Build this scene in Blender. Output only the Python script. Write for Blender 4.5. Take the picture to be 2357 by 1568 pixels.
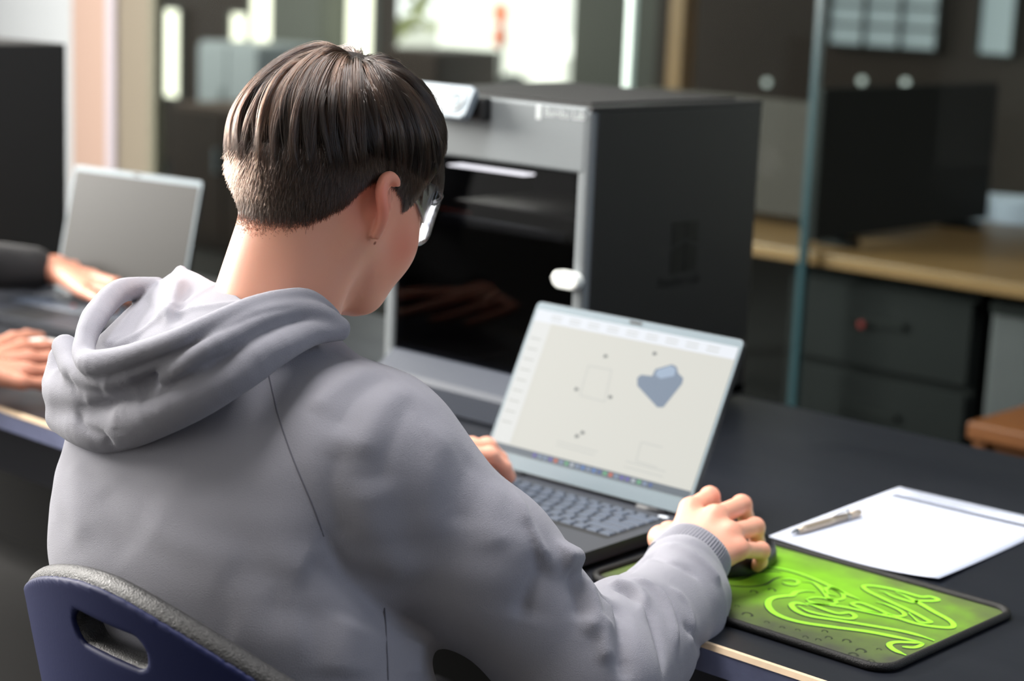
import bpy, bmesh, math, random
import numpy as np
from mathutils import Vector, Matrix

for o in list(bpy.data.objects):
    bpy.data.objects.remove(o, do_unlink=True)
scene = bpy.context.scene
COL = scene.collection
PI = math.pi

# ------------------------------------------------------------------ camera
IMG_W, IMG_H = 2357.0, 1568.0
FPX, PITCH, ROLL, HEAD = 4325.5, 0.1954, 0.0415, 0.738
CAM = np.array([1.34, -1.414, 1.3838])
_f = np.array([0, math.cos(PITCH), -math.sin(PITCH)])
_r = np.array([1.0, 0, 0])
_u = np.cross(_r, _f)
_r2 = math.cos(ROLL) * _r + math.sin(ROLL) * _u
_u2 = -math.sin(ROLL) * _r + math.cos(ROLL) * _u


def _heading(p):
    c, s = math.cos(HEAD), math.sin(HEAD)
    return np.array([p[0] * c - p[1] * s, p[0] * s + p[1] * c, p[2]])


CR, CU, CF = _heading(_r2), _heading(_u2), _heading(_f)
cam_data = bpy.data.cameras.new('camera')
cam = bpy.data.objects.new('camera', cam_data)
COL.objects.link(cam)
M = Matrix.Identity(4)
for i in range(3):
    M[i][0], M[i][1], M[i][2], M[i][3] = CR[i], CU[i], -CF[i], CAM[i]
cam.matrix_world = M
cam_data.sensor_fit = 'HORIZONTAL'
cam_data.sensor_width = 36.0
cam_data.lens = FPX / IMG_W * 36.0
cam_data.clip_start, cam_data.clip_end = 0.05, 200
cam_data.dof.use_dof = True
cam_data.dof.focus_distance = 1.69
cam_data.dof.aperture_fstop = 4.0
scene.camera = cam


def px(p):
    """world point(s) -> photograph pixel"""
    d = np.asarray(p, float) - CAM
    z = d @ CF
    return np.stack([IMG_W / 2 + FPX * (d @ CR) / z, IMG_H / 2 - FPX * (d @ CU) / z], -1)


def ray(x, y):
    return CF + CR * (x - IMG_W / 2) / FPX - CU * (y - IMG_H / 2) / FPX


def at(x, y, depth):
    return CAM + ray(x, y) * depth


def at_z(x, y, z):
    d = ray(x, y)
    return CAM + d * ((z - CAM[2]) / d[2])


def at_y(x, y, Y):
    d = ray(x, y)
    return CAM + d * ((Y - CAM[1]) / d[1])


# ------------------------------------------------------------------ view, world, lights
vs = scene.view_settings
vs.view_transform = 'Standard'
vs.look = 'None'
vs.gamma = 1.0
vs.use_curve_mapping = False
vs.exposure = 0.22

world = bpy.data.worlds.new('world')
scene.world = world
world.use_nodes = True
wn = world.node_tree
bg = wn.nodes['Background']
bg.inputs['Color'].default_value = (1.0, 0.98, 0.93, 1)
bg.inputs['Strength'].default_value = 1.7


def area_light(name, loc, target, sx, sy, power, color):
    ld = bpy.data.lights.new(name, 'AREA')
    ld.shape = 'RECTANGLE'
    ld.size, ld.size_y = sx, sy
    ld.energy = power
    ld.color = color
    lo = bpy.data.objects.new(name, ld)
    COL.objects.link(lo)
    lo.location = loc
    lo.rotation_euler = (Vector(target) - Vector(loc)).to_track_quat('-Z', 'Y').to_euler()
    return lo


sun_d = bpy.data.lights.new('sun', 'SUN')
sun_d.energy = 4.0
sun_d.color = (1.0, 0.95, 0.85)
sun_d.angle = 0.01
sun_o = bpy.data.objects.new('sun', sun_d)
COL.objects.link(sun_o)
sun_o.rotation_euler = Vector((0.20, 0.72, -0.66)).to_track_quat('-Z', 'Y').to_euler()
# daylight through the tall windows of the side wall, a ceiling luminaire, and added fills
area_light('window_daylight', (-4.3, -0.9, 2.15), (0.0, -0.3, 1.0), 2.8, 1.5, 540, (1.0, 0.96, 0.90))
area_light('ceiling_luminaire_light', (-0.5, -0.1, 2.90), (-0.4, -0.1, 0.0), 1.8, 0.9, 84, (1.0, 0.97, 0.95))
area_light('cool_fill_light', (2.9, 0.9, 2.0), (0.1, -0.1, 0.95), 1.6, 1.6, 20, (0.60, 0.74, 1.0))  # cool fill added at the right; no window is there

area_light('left_wall_fill_light', (-4.4, 0.9, 2.90), (-4.4, 1.2, 0.0), 1.6, 1.0, 30, (1.0, 0.98, 0.96))  # fill added to brighten the left wall and columns
area_light('next_room_fill_light', (-7.2, 4.2, 2.90), (-7.2, 4.4, 0.0), 2.0, 1.2, 90, (1.0, 0.90, 0.78))  # warm fill added to brighten the cabinets in the next room

# ------------------------------------------------------------------ helpers


def srgb(r, g, b):
    out = []
    for c in (r, g, b):
        c /= 255.0
        out.append(c / 12.92 if c <= 0.04045 else ((c + 0.055) / 1.055) ** 2.4)
    return tuple(out) + (1.0,)


MATS = {}


def mat(name, col, rough=0.5, metal=0.0, spec=0.5, bump=0.0, bscale=200.0, var=0.0, vscale=6.0, emit=None, estr=1.0,
        trans=0.0, ior=1.45, sheen=0.0, sss=0.0, coat=0.0, alpha=1.0):
    if name in MATS:
        return MATS[name]
    m = bpy.data.materials.new(name)
    m.use_nodes = True
    nt = m.node_tree
    b = nt.nodes['Principled BSDF']
    b.inputs['Base Color'].default_value = col
    b.inputs['Roughness'].default_value = rough
    b.inputs['Metallic'].default_value = metal
    b.inputs['Specular IOR Level'].default_value = spec
    b.inputs['IOR'].default_value = ior
    b.inputs['Transmission Weight'].default_value = trans
    b.inputs['Sheen Weight'].default_value = sheen
    b.inputs['Coat Weight'].default_value = coat
    b.inputs['Alpha'].default_value = alpha
    if sss:
        b.inputs['Subsurface Weight'].default_value = sss
        b.inputs['Subsurface Radius'].default_value = (0.009, 0.0035, 0.002)
        b.inputs['Subsurface Scale'].default_value = 1.0
    if emit is not None:
        b.inputs['Emission Color'].default_value = emit
        b.inputs['Emission Strength'].default_value = estr
    tc = nt.nodes.new('ShaderNodeTexCoord')
    if bump:
        n = nt.nodes.new('ShaderNodeTexNoise')
        n.inputs['Scale'].default_value = bscale
        n.inputs['Detail'].default_value = 3
        nt.links.new(tc.outputs['Object'], n.inputs['Vector'])
        bp = nt.nodes.new('ShaderNodeBump')
        bp.inputs['Strength'].default_value = bump
        bp.inputs['Distance'].default_value = 0.002
        nt.links.new(n.outputs['Fac'], bp.inputs['Height'])
        nt.links.new(bp.outputs['Normal'], b.inputs['Normal'])
    if var:
        n = nt.nodes.new('ShaderNodeTexNoise')
        n.inputs['Scale'].default_value = vscale
        n.inputs['Detail'].default_value = 4
        nt.links.new(tc.outputs['Object'], n.inputs['Vector'])
        mx = nt.nodes.new('ShaderNodeMix')
        mx.data_type = 'RGBA'
        mx.inputs[6].default_value = tuple(max(0, c * (1 - var)) for c in col[:3]) + (1,)
        mx.inputs[7].default_value = tuple(min(1, c * (1 + var)) for c in col[:3]) + (1,)
        nt.links.new(n.outputs['Fac'], mx.inputs[0])
        nt.links.new(mx.outputs[2], b.inputs['Base Color'])
    MATS[name] = m
    return m


def clear_mat(name, tint=(0.93, 0.97, 0.96, 1), gloss=0.06, rough=0.02, refl=0.6):
    """thin clear sheet: mostly transparent with a soft mirror reflection"""
    if name in MATS:
        return MATS[name]
    m = bpy.data.materials.new(name)
    m.use_nodes = True
    nt = m.node_tree
    nt.nodes.clear()
    out = nt.nodes.new('ShaderNodeOutputMaterial')
    t = nt.nodes.new('ShaderNodeBsdfTransparent')
    t.inputs['Color'].default_value = tint
    g = nt.nodes.new('ShaderNodeBsdfGlossy')
    g.inputs['Roughness'].default_value = rough
    lw = nt.nodes.new('ShaderNodeLayerWeight')
    lw.inputs['Blend'].default_value = 0.35
    ma = nt.nodes.new('ShaderNodeMath')
    ma.operation = 'MULTIPLY_ADD'
    ma.inputs[1].default_value = refl
    ma.inputs[2].default_value = gloss
    nt.links.new(lw.outputs['Facing'], ma.inputs[0])
    mx = nt.nodes.new('ShaderNodeMixShader')
    nt.links.new(ma.outputs[0], mx.inputs[0])
    nt.links.new(t.outputs[0], mx.inputs[1])
    nt.links.new(g.outputs[0], mx.inputs[2])
    nt.links.new(mx.outputs[0], out.inputs['Surface'])
    MATS[name] = m
    return m


def link(o, parent=None):
    COL.objects.link(o)
    if parent is not None:
        o.parent = parent
    return o


def empty(name, loc=(0, 0, 0), rz=0.0):
    o = bpy.data.objects.new(name, None)
    o.empty_display_size = 0.05
    COL.objects.link(o)
    o.location = loc
    o.rotation_euler = (0, 0, rz)
    return o


def tag(o, label, cat, group=None, kind=None):
    o['label'] = label
    o['category'] = cat
    if group:
        o['group'] = group
    if kind:
        o['kind'] = kind
    return o


def struct(o, label=None):
    o['kind'] = 'structure'
    if label:
        o['label'] = label
    return o


def pydata(name, verts, faces, m, parent=None, smooth=False):
    me = bpy.data.meshes.new(name)
    me.from_pydata([tuple(map(float, v)) for v in verts], [], [tuple(int(i) for i in f) for f in faces])
    me.update()
    if m is not None:
        me.materials.append(m)
    if smooth:
        me.polygons.foreach_set('use_smooth', [True] * len(me.polygons))
    return link(bpy.data.objects.new(name, me), parent)


def bm_obj(name, bm, m, parent=None, smooth=False, loc=None, rot=None):
    me = bpy.data.meshes.new(name)
    bmesh.ops.recalc_face_normals(bm, faces=bm.faces)
    bm.to_mesh(me)
    bm.free()
    if m is not None:
        me.materials.append(m)
    if smooth:
        me.polygons.foreach_set('use_smooth', [True] * len(me.polygons))
    o = link(bpy.data.objects.new(name, me), parent)
    if loc is not None:
        o.location = loc
    if rot is not None:
        o.rotation_euler = rot
    return o


def add_box(bm, lo, hi, bevel=0.0, seg=2):
    vs_ = [bm.verts.new((x, y, z)) for x in (lo[0], hi[0]) for y in (lo[1], hi[1]) for z in (lo[2], hi[2])]
    idx = [(0, 1, 3, 2), (4, 6, 7, 5), (0, 4, 5, 1), (2, 3, 7, 6), (0, 2, 6, 4), (1, 5, 7, 3)]
    fs = [bm.faces.new([vs_[i] for i in f]) for f in idx]
    if bevel:
        es = {e for f in fs for e in f.edges}
        bmesh.ops.bevel(bm, geom=list(es), offset=bevel, segments=seg, affect='EDGES', profile=0.5)


def box(name, lo, hi, m, parent=None, bevel=0.0, seg=2, loc=None, rot=None, smooth=False):
    bm = bmesh.new()
    add_box(bm, lo, hi, bevel, seg)
    return bm_obj(name, bm, m, parent, smooth, loc, rot)


def prism(name, pts, axis_lo, axis_hi, m, parent=None, plane='xy', bevel=0.0, seg=2, smooth=False):
    """extrude a 2-D outline; plane 'xy' extrudes along z, 'xz' along y, 'yz' along x"""
    bm = bmesh.new()

    def mk(a, b, c):
        return {'xy': (a, b, c), 'xz': (a, c, b), 'yz': (c, a, b)}[plane]
    lo = [bm.verts.new(mk(a, b, axis_lo)) for a, b in pts]
    hi = [bm.verts.new(mk(a, b, axis_hi)) for a, b in pts]
    n = len(pts)
    f1 = bm.faces.new(lo)
    f2 = bm.faces.new(list(reversed(hi)))
    for i in range(n):
        bm.faces.new([lo[i], hi[i], hi[(i + 1) % n], lo[(i + 1) % n]])
    if bevel:
        es = list(f1.edges) + list(f2.edges)
        bmesh.ops.bevel(bm, geom=es, offset=bevel, segments=seg, affect='EDGES', profile=0.5)
    return bm_obj(name, bm, m, parent, smooth)


def rrect(x0, y0, x1, y1, r, n=6):
    out = []
    for cx, cy, a0 in ((x1 - r, y1 - r, 0), (x0 + r, y1 - r, 90), (x0 + r, y0 + r, 180), (x1 - r, y0 + r, 270)):
        for k in range(n + 1):
            a = math.radians(a0 + 90.0 * k / n)
            out.append((cx + r * math.cos(a), cy + r * math.sin(a)))
    return out


def catmull(pts, n=8, closed=False):
    P = np.asarray(pts, float)
    out = []
    N = len(P)
    segs = N if closed else N - 1
    for i in range(segs):
        if closed:
            p0, p1, p2, p3 = P[(i - 1) % N], P[i], P[(i + 1) % N], P[(i + 2) % N]
        else:
            p1, p2 = P[i], P[i + 1]
            p0 = P[i - 1] if i else 2 * p1 - p2
            p3 = P[i + 2] if i + 2 < N else 2 * p2 - p1
        for k in range(n):
            t = k / n
            out.append(0.5 * ((2 * p1) + (-p0 + p2) * t + (2 * p0 - 5 * p1 + 4 * p2 - p3) * t * t + (-p0 + 3 * p1 - 3 * p2 + p3) * t ** 3))
    if not closed:
        out.append(P[-1])
    return np.array(out)


def tube(name, pts, rad, m, parent=None, n=10, closed=False):
    """swept tube through 3-D points; rad is a number or one per point"""
    P = np.asarray(pts, float)
    N = len(P)
    R = np.full(N, rad) if np.isscalar(rad) else np.asarray(rad, float)
    V, Fc = [], []
    up = np.array([0, 0, 1.0])
    prev = None
    for i in range(N):
        t = P[(i + 1) % N] - P[i - 1] if closed else P[min(i + 1, N - 1)] - P[max(i - 1, 0)]
        t = t / (np.linalg.norm(t) + 1e-12)
        a = np.cross(t, up) if prev is None else prev - t * (prev @ t)
        if np.linalg.norm(a) < 1e-6:
            a = np.cross(t, np.array([1.0, 0, 0]))
        a /= np.linalg.norm(a)
        prev = a
        b = np.cross(t, a)
        for k in range(n):
            w = 2 * PI * k / n
            V.append(P[i] + R[i] * (math.cos(w) * a + math.sin(w) * b))
    for i in range(N if closed else N - 1):
        j = (i + 1) % N
        for k in range(n):
            Fc.append((i * n + k, i * n + (k + 1) % n, j * n + (k + 1) % n, j * n + k))
    if not closed:
        Fc.append(tuple(range(n - 1, -1, -1)))
        Fc.append(tuple((N - 1) * n + k for k in range(n)))
    return pydata(name, V, Fc, m, parent, smooth=True)


def lathe(name, prof, m, parent=None, n=24, loc=None, rot=None):
    V, Fc = [], []
    for r, z in prof:
        for k in range(n):
            w = 2 * PI * k / n
            V.append((r * math.cos(w), r * math.sin(w), z))
    for i in range(len(prof) - 1):
        for k in range(n):
            Fc.append((i * n + k, i * n + (k + 1) % n, (i + 1) * n + (k + 1) % n, (i + 1) * n + k))
    Fc.append(tuple(range(n - 1, -1, -1)))
    Fc.append(tuple((len(prof) - 1) * n + k for k in range(n)))
    o = pydata(name, V, Fc, m, parent, smooth=True)
    if loc is not None:
        o.location = loc
    if rot is not None:
        o.rotation_euler = rot
    return o


def text_mesh(name, s, size, m, parent=None, extrude=0.0002):
    cu = bpy.data.curves.new(name, 'FONT')
    cu.body = s
    cu.size = size
    cu.extrude = extrude
    tmp = bpy.data.objects.new(name, cu)
    COL.objects.link(tmp)
    dg = bpy.context.evaluated_depsgraph_get()
    me = bpy.data.meshes.new_from_object(tmp.evaluated_get(dg))
    bpy.data.objects.remove(tmp, do_unlink=True)
    me.materials.clear()
    me.materials.append(m)
    return link(bpy.data.objects.new(name, me), parent)

# ------------------------------------------------------------------ implicit surfaces (numpy) -> mesh


def smin(a, b, k):
    h = np.clip(0.5 + 0.5 * (b - a) / k, 0, 1)
    return b + (a - b) * h - k * h * (1 - h)


def smax(a, b, k):
    return -smin(-a, -b, k)


def sd_cone(p, a, b, ra, rb):
    a, b = np.asarray(a, float), np.asarray(b, float)
    ab = b - a
    t = np.clip(((p - a) @ ab) / (ab @ ab + 1e-12), 0, 1)
    q = p - a - t[:, None] * ab
    return np.sqrt((q * q).sum(1)) - (ra + (rb - ra) * t)


def sd_ell(p, c, R, Q=None):
    """ellipsoid with centre c, radii R and optional 3x3 axes Q (columns)"""
    d = p - np.asarray(c, float)
    if Q is not None:
        d = d @ Q
    R = np.asarray(R, float)
    k0 = np.sqrt(((d / R) ** 2).sum(1))
    k1 = np.sqrt(((d / (R * R)) ** 2).sum(1)) + 1e-9
    return k0 * (k0 - 1) / k1


def sd_poly(p, pts, rad):
    """tube around a polyline"""
    pts = np.asarray(pts, float)
    R = np.full(len(pts), rad) if np.isscalar(rad) else np.asarray(rad, float)
    d = None
    for i in range(len(pts) - 1):
        e = sd_cone(p, pts[i], pts[i + 1], R[i], R[i + 1])
        d = e if d is None else np.minimum(d, e)
    return d


def poly_ts(p, pts):
    """distance to a polyline and the position along it (0..1)"""
    pts = np.asarray(pts, float)
    L = np.concatenate([[0], np.cumsum(np.linalg.norm(np.diff(pts, axis=0), axis=1))])
    best = np.full(len(p), 1e9)
    tt = np.zeros(len(p))
    for i in range(len(pts) - 1):
        a, ab = pts[i], pts[i + 1] - pts[i]
        t = np.clip(((p - a) @ ab) / (ab @ ab + 1e-12), 0, 1)
        q = p - a - t[:, None] * ab
        d = np.sqrt((q * q).sum(1))
        m = d < best
        best[m] = d[m]
        tt[m] = (L[i] + t[m] * (L[i + 1] - L[i])) / L[-1]
    return best, tt


def surface_nets(f, lo, hi, h, B=8):
    lo = np.asarray(lo, float)
    n = np.ceil((np.asarray(hi, float) - lo) / (h * B)).astype(int) * B
    nb = n // B
    val = np.full(tuple(n), 1.0, np.float32)
    bi = np.stack(np.meshgrid(*[np.arange(k) for k in nb], indexing='ij'), -1).reshape(-1, 3)
    cen = lo + (bi + 0.5) * B * h - 0.5 * h
    fc = f(cen)
    act = np.abs(fc) < 1.35 * h * B
    off = np.stack(np.meshgrid(*[np.arange(B)] * 3, indexing='ij'), -1).reshape(-1, 3)
    sgn = np.where(fc < 0, -1.0, 1.0)
    val = np.repeat(np.repeat(np.repeat(sgn.reshape(tuple(nb)), B, 0), B, 1), B, 2).astype(np.float32)
    ab = bi[act]
    for s in range(0, len(ab), 400):
        ids = (ab[s:s + 400, None, :] * B + off[None]).reshape(-1, 3)
        v = f(lo + ids * h)
        val[ids[:, 0], ids[:, 1], ids[:, 2]] = v
    neg = val < 0
    nx, ny, nz = val.shape
    cnt = np.zeros((nx - 1, ny - 1, nz - 1), np.int8)
    for dx in (0, 1):
        for dy in (0, 1):
            for dz in (0, 1):
                cnt += neg[dx:nx - 1 + dx, dy:ny - 1 + dy, dz:nz - 1 + dz]
    cells = np.argwhere((cnt > 0) & (cnt < 8))
    idx = np.full(cnt.shape, -1, np.int64)
    idx[cells[:, 0], cells[:, 1], cells[:, 2]] = np.arange(len(cells))
    acc = np.zeros((len(cells), 3))
    num = np.zeros(len(cells))
    for ax in range(3):
        o1, o2 = [i for i in range(3) if i != ax]
        for s1 in (0, 1):
            for s2 in (0, 1):
                a = cells.copy()
                a[:, o1] += s1
                a[:, o2] += s2
                b = a.copy()
                b[:, ax] += 1
                va = val[a[:, 0], a[:, 1], a[:, 2]]
                vb = val[b[:, 0], b[:, 1], b[:, 2]]
                m = (va < 0) != (vb < 0)
                t = np.where(m, va / np.where(m, va - vb, 1), 0)
                q = a.astype(float)
                q[:, ax] += t
                acc[m] += q[m]
                num[m] += 1
    V = lo + acc / num[:, None] * h
    faces = []
    for ax in range(3):
        o1, o2 = [(1, 2), (2, 0), (0, 1)][ax]
        sl_a = [slice(1, k - 1) for k in val.shape]
        sl_a[ax] = slice(0, val.shape[ax] - 1)
        sl_b = list(sl_a)
        sl_b[ax] = slice(1, val.shape[ax])
        A, Bv = neg[tuple(sl_a)], neg[tuple(sl_b)]
        e = np.argwhere(A != Bv)
        if not len(e):
            continue
        fl = A[e[:, 0], e[:, 1], e[:, 2]]
        base = e.copy()
        for k in range(3):
            if k != ax:
                base[:, k] += 1
        c = []
        for d1, d2 in ((0, 0), (1, 0), (1, 1), (0, 1)):
            q = base.copy()
            q[:, o1] -= d1
            q[:, o2] -= d2
            c.append(idx[q[:, 0], q[:, 1], q[:, 2]])
        c = np.stack(c, 1)
        c[~fl] = c[~fl][:, ::-1]
        faces.append(c[(c >= 0).all(1)])
    Fc = np.concatenate(faces)
    # settle the points on the true surface
    for _ in range(2):
        d = f(V)
        e = h * 0.25
        g = np.stack([f(V + np.eye(3)[k] * e) - f(V - np.eye(3)[k] * e) for k in range(3)], 1) / (2 * e)
        gg = (g * g).sum(1)
        stp = np.clip(d / np.maximum(gg, 0.25), -h * 0.6, h * 0.6)
        V = V - g * stp[:, None] * 0.8
    return V, Fc


def raw_mesh(name, V, Fc, m, smooth=True):
    me = bpy.data.meshes.new(name)
    me.vertices.add(len(V))
    me.vertices.foreach_set('co', np.asarray(V, np.float32).ravel())
    k = Fc.shape[1]
    me.loops.add(len(Fc) * k)
    me.loops.foreach_set('vertex_index', np.asarray(Fc, np.int32).ravel())
    me.polygons.add(len(Fc))
    me.polygons.foreach_set('loop_start', np.arange(0, len(Fc) * k, k, dtype=np.int32))
    me.polygons.foreach_set('use_smooth', np.full(len(Fc), smooth))
    me.update(calc_edges=True)
    me.validate()
    if m is not None:
        me.materials.append(m)
    return me


def sdf_obj(name, f, lo, hi, h, m, parent=None):
    V, Fc = surface_nets(f, lo, hi, h)
    return link(bpy.data.objects.new(name, raw_mesh(name, V, Fc, m)), parent)


def trace(f, pix, d0=1.0, d1=2.6):
    """first hit of the view rays through photograph pixels with an implicit surface (nan where missed)"""
    D = np.array([ray(x, y) for x, y in pix])
    L = np.linalg.norm(D, axis=1)
    t = np.full(len(pix), d0)
    for _ in range(90):
        d = f(CAM + D * t[:, None])
        t = t + np.clip(d, -0.05, 0.05) * 0.8 / L
    t[(t > d1) | (np.abs(f(CAM + D * t[:, None])) > 0.004)] = np.nan
    return CAM + D * t[:, None]


# ------------------------------------------------------------------ the setting
M_floor = mat('floor_carpet', srgb(24, 23, 23), 0.9, bump=0.5, bscale=300, var=0.2)
M_white = mat('white_wall_paint', srgb(160, 164, 167), 0.7, bump=0.05)
M_pink = mat('pinkish_column_paint', srgb(150, 126, 113), 0.7)
M_strip = mat('pale_metal_strip', srgb(160, 152, 158), 0.4)
M_taupe = mat('taupe_column_paint', srgb(108, 100, 86), 0.7)
M_ceil = mat('ceiling_paint', srgb(215, 215, 212), 0.9)
M_dark = mat('dark_brown_wall', srgb(54, 42, 34), 0.6, var=0.35, vscale=1.2)
M_grey_green = mat('grey_green_wall', srgb(104, 108, 102), 0.6, var=0.2, vscale=1.0)
M_glass = clear_mat('partition_glass', (0.90, 0.95, 0.94, 1), 0.0, 0.02, 0.016)

struct(box('floor', (-14, -5, -0.05), (5, 6.6, 0.0), M_floor))
struct(box('ceiling', (-14, -5, 3.0), (5, 6.7, 3.1), M_ceil))
M_shell = mat('room_wall_paint', srgb(120, 118, 116), 0.8)
struct(box('wall_right', (3.2, -5, 0), (3.3, 6.6, 3.0), M_shell))
struct(box('wall_back', (-1.2, -5.1, 0), (3.3, -5.0, 3.0), M_shell))
struct(box('wall_left', (-7.2, 2.40, 0), (-4.19, 2.55, 3.0), M_white), 'white wall beside the beige column')
struct(box('trim_1', (-4.19, 2.36, 0), (-3.975, 2.40, 3.0), M_pink, bevel=0.004), 'pinkish beige column')
struct(box('trim_2', (-3.975, 2.345, 0), (-3.925, 2.40, 3.0), M_strip, bevel=0.003), 'narrow pale edge strip')
struct(box('trim_3', (-3.925, 2.36, 0), (-3.72, 2.40, 3.0), M_taupe, bevel=0.004), 'taupe column')

# glass partition between this room and the next
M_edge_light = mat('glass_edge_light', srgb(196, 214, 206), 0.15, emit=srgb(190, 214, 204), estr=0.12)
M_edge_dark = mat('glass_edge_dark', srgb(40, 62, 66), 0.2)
w = empty('window_1', (0, 0, 0))
struct(w, 'full-height clear glass partition behind the printer')
for k, (x0, x1) in enumerate(((-3.70, -1.712), (-1.682, -1.142), (-1.122, 1.6))):
    box('pane', (x0, 2.318, 0.03), (x1, 2.326, 2.98), M_glass, w)
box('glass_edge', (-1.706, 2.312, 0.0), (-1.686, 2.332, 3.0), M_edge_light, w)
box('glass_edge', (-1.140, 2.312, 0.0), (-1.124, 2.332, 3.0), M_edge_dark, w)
box('floor_track', (-3.72, 2.30, 0.0), (1.6, 2.345, 0.03), M_edge_dark, w)

# the next room: end wall with windows on to the street
YW = 6.5
M_day = mat('daylit_pane', srgb(250, 246, 225), 0.3, emit=srgb(255, 250, 226), estr=1.5)
M_day_blue = mat('dim_sky_pane', srgb(150, 160, 165), 0.3, emit=srgb(170, 182, 184), estr=0.40)
M_frame = mat('window_frame_grey', srgb(92, 96, 92), 0.5)
M_frame_dark = mat('window_frame_dark', srgb(46, 48, 46), 0.5)


def xz(x, y, Y=YW):
    p = at_y(x, y, Y)
    return p[0], p[2]


def far_wall(name, pa, pb, m, label):
    x0, x1 = xz(pa, 300)[0], xz(pb, 300)[0]
    struct(box(name, (x0, YW, 0), (x1, YW + 0.15, 3.0), m), label)


far_wall('wall_end_1', 250, 868, M_dark, 'dark brown end wall of the next room')
far_wall('wall_end_2', 1308, 1500, M_grey_green, 'grey green pier of the end wall')
far_wall('wall_end_3', 1500, 5200, M_dark, 'dark end wall behind the glass partition')
nwin = 1


def far_window(pa, qa, pb, qb, m, cols=1, rows=1, fr=M_frame, fw=0.014, label=None):
    global nwin
    nwin += 1
    x0, z1 = xz(pa, qa)
    x1, z0 = xz(pb, qb)
    z0, z1 = min(z0, z1), max(z0, z1)
    r = empty('window_%d' % nwin, ((x0 + x1) / 2, YW - 0.03, z0))
    struct(r, label)
    w2, hh = (x1 - x0) / 2, z1 - z0
    for i in range(cols):
        for j in range(rows):
            box('pane', (-w2 + 2 * w2 * i / cols + fw / 2, 0.0, hh * j / rows + fw / 2),
                (-w2 + 2 * w2 * (i + 1) / cols - fw / 2, 0.012, hh * (j + 1) / rows - fw / 2), m, r)
    for i in range(cols + 1):
        x = -w2 + 2 * w2 * i / cols
        box('mullion', (x - fw / 2, -0.02, -fw / 2), (x + fw / 2, 0.025, hh + fw / 2), fr, r)
    for j in range(rows + 1):
        z = hh * j / rows
        box('transom', (-w2, -0.018, z - fw / 2), (w2, 0.024, z + fw / 2), fr, r)


far_window(372, 18, 424, 226, M_day, fr=M_frame, label='narrow tall bright window by the taupe column')
far_window(541, 28, 580, 110, M_day, fr=M_frame, label='small bright window between two wider ones')
far_window(588, -60, 692, 124, M_day, fr=M_frame, label='wide bright window above the head')
far_window(808, -60, 868, 150, M_day, fr=M_frame, label='bright window beside the street opening')
far_window(1925, -40, 2165, 118, M_day_blue, cols=3, rows=3, fr=M_frame_dark, label='dim multi-pane window above the black divider')
far_window(2272, -40, 2340, 130, M_day_blue, fr=M_frame_dark, label='dim single-pane window in the top corner')
p0, p1 = xz(694, 0), xz(806, 0)
struct(box('trim_4', (p0[0], YW - 0.25, 0), (p1[0], YW, 3.0), M_grey_green), 'grey green pier above the head')

# pale reflective furniture in the next room, out of focus
M_silver = mat('pale_blue_metal', srgb(168, 178, 184), 0.35, metal=0.2)
M_brown = mat('brown_cabinet', srgb(70, 52, 40), 0.5, var=0.3)


def cabinet(name, label, cat, pa, qa, pb, qb, Y, m, depth=0.5, doors=2, group=None):
    x0, z1 = xz(pa, qa, Y)
    x1, z0 = xz(pb, qb, Y)
    r = empty(name, ((x0 + x1) / 2, Y, 0))
    tag(r, label, cat, group)
    w2 = (x1 - x0) / 2
    box('body', (-w2, 0.02, 0.0), (w2, depth, z1), m, r, bevel=0.01)
    for i in range(doors):
        a = -w2 + 2 * w2 * i / doors
        d = box('door', (a + 0.006, 0.0, 0.06), (a + 2 * w2 / doors - 0.006, 0.02, z1 - 0.02), m, r, bevel=0.004)
        box('handle', (a + 2 * w2 / doors - 0.05, -0.02, z1 * 0.55), (a + 2 * w2 / doors - 0.035, 0.0, z1 * 0.72), M_silver, d)
    return r


cabinet('steel_locker', 'pale blue steel locker behind the glass beside the bright windows', 'locker', 455, 92, 590, 300, 5.4, M_silver)
cabinet('storage_cabinet', 'low brown wooden cabinet behind the glass beside the taupe column', 'cabinet', 392, 235, 640, 600, 4.2, M_brown)
cabinet('storage_cabinet', 'dark brown cabinet standing in front of the street opening', 'cabinet', 884, 108, 1000, 300, 6.0, M_dark, doors=1)

# street outside the opening
struct(box('ground_outside', (-40, 6.65, -0.25), (20, 60, -0.2), mat('street_paving', srgb(150, 150, 142), 0.8, var=0.2)))
M_van = mat('white_van_paint', srgb(235, 236, 230), 0.3)
M_tyre = mat('tyre_rubber', srgb(25, 25, 26), 0.7)
M_vglass = mat('van_glass', srgb(30, 36, 40), 0.1)
vx0 = at_y(1002, 150, 11.0)[0]
vx1 = at_y(1300, 150, 11.0)[0]
van = empty('white_van', ((vx0 + vx1) / 2, 11.0, -0.2))
tag(van, 'white van parked on the street outside the window', 'van')
L2 = (vx1 - vx0) / 2
prism('body', [(-L2, 0.25), (L2, 0.25), (L2, 0.85), (L2 - 0.5, 1.0), (L2 - 0.95, 1.75), (-L2 + 0.05, 1.8), (-L2, 1.6)], 0.0, 1.7, M_van, van, plane='xz', bevel=0.05)
for sx in (-L2 + 0.6, L2 - 0.6):
    lathe('wheel', [(0.18, -0.1), (0.32, -0.09), (0.34, -0.05), (0.34, 0.05), (0.32, 0.09), (0.18, 0.1)], M_tyre, van, loc=(sx, 0.05, 0.33), rot=(PI / 2, 0, 0))
rng = random.Random(5)


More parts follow.
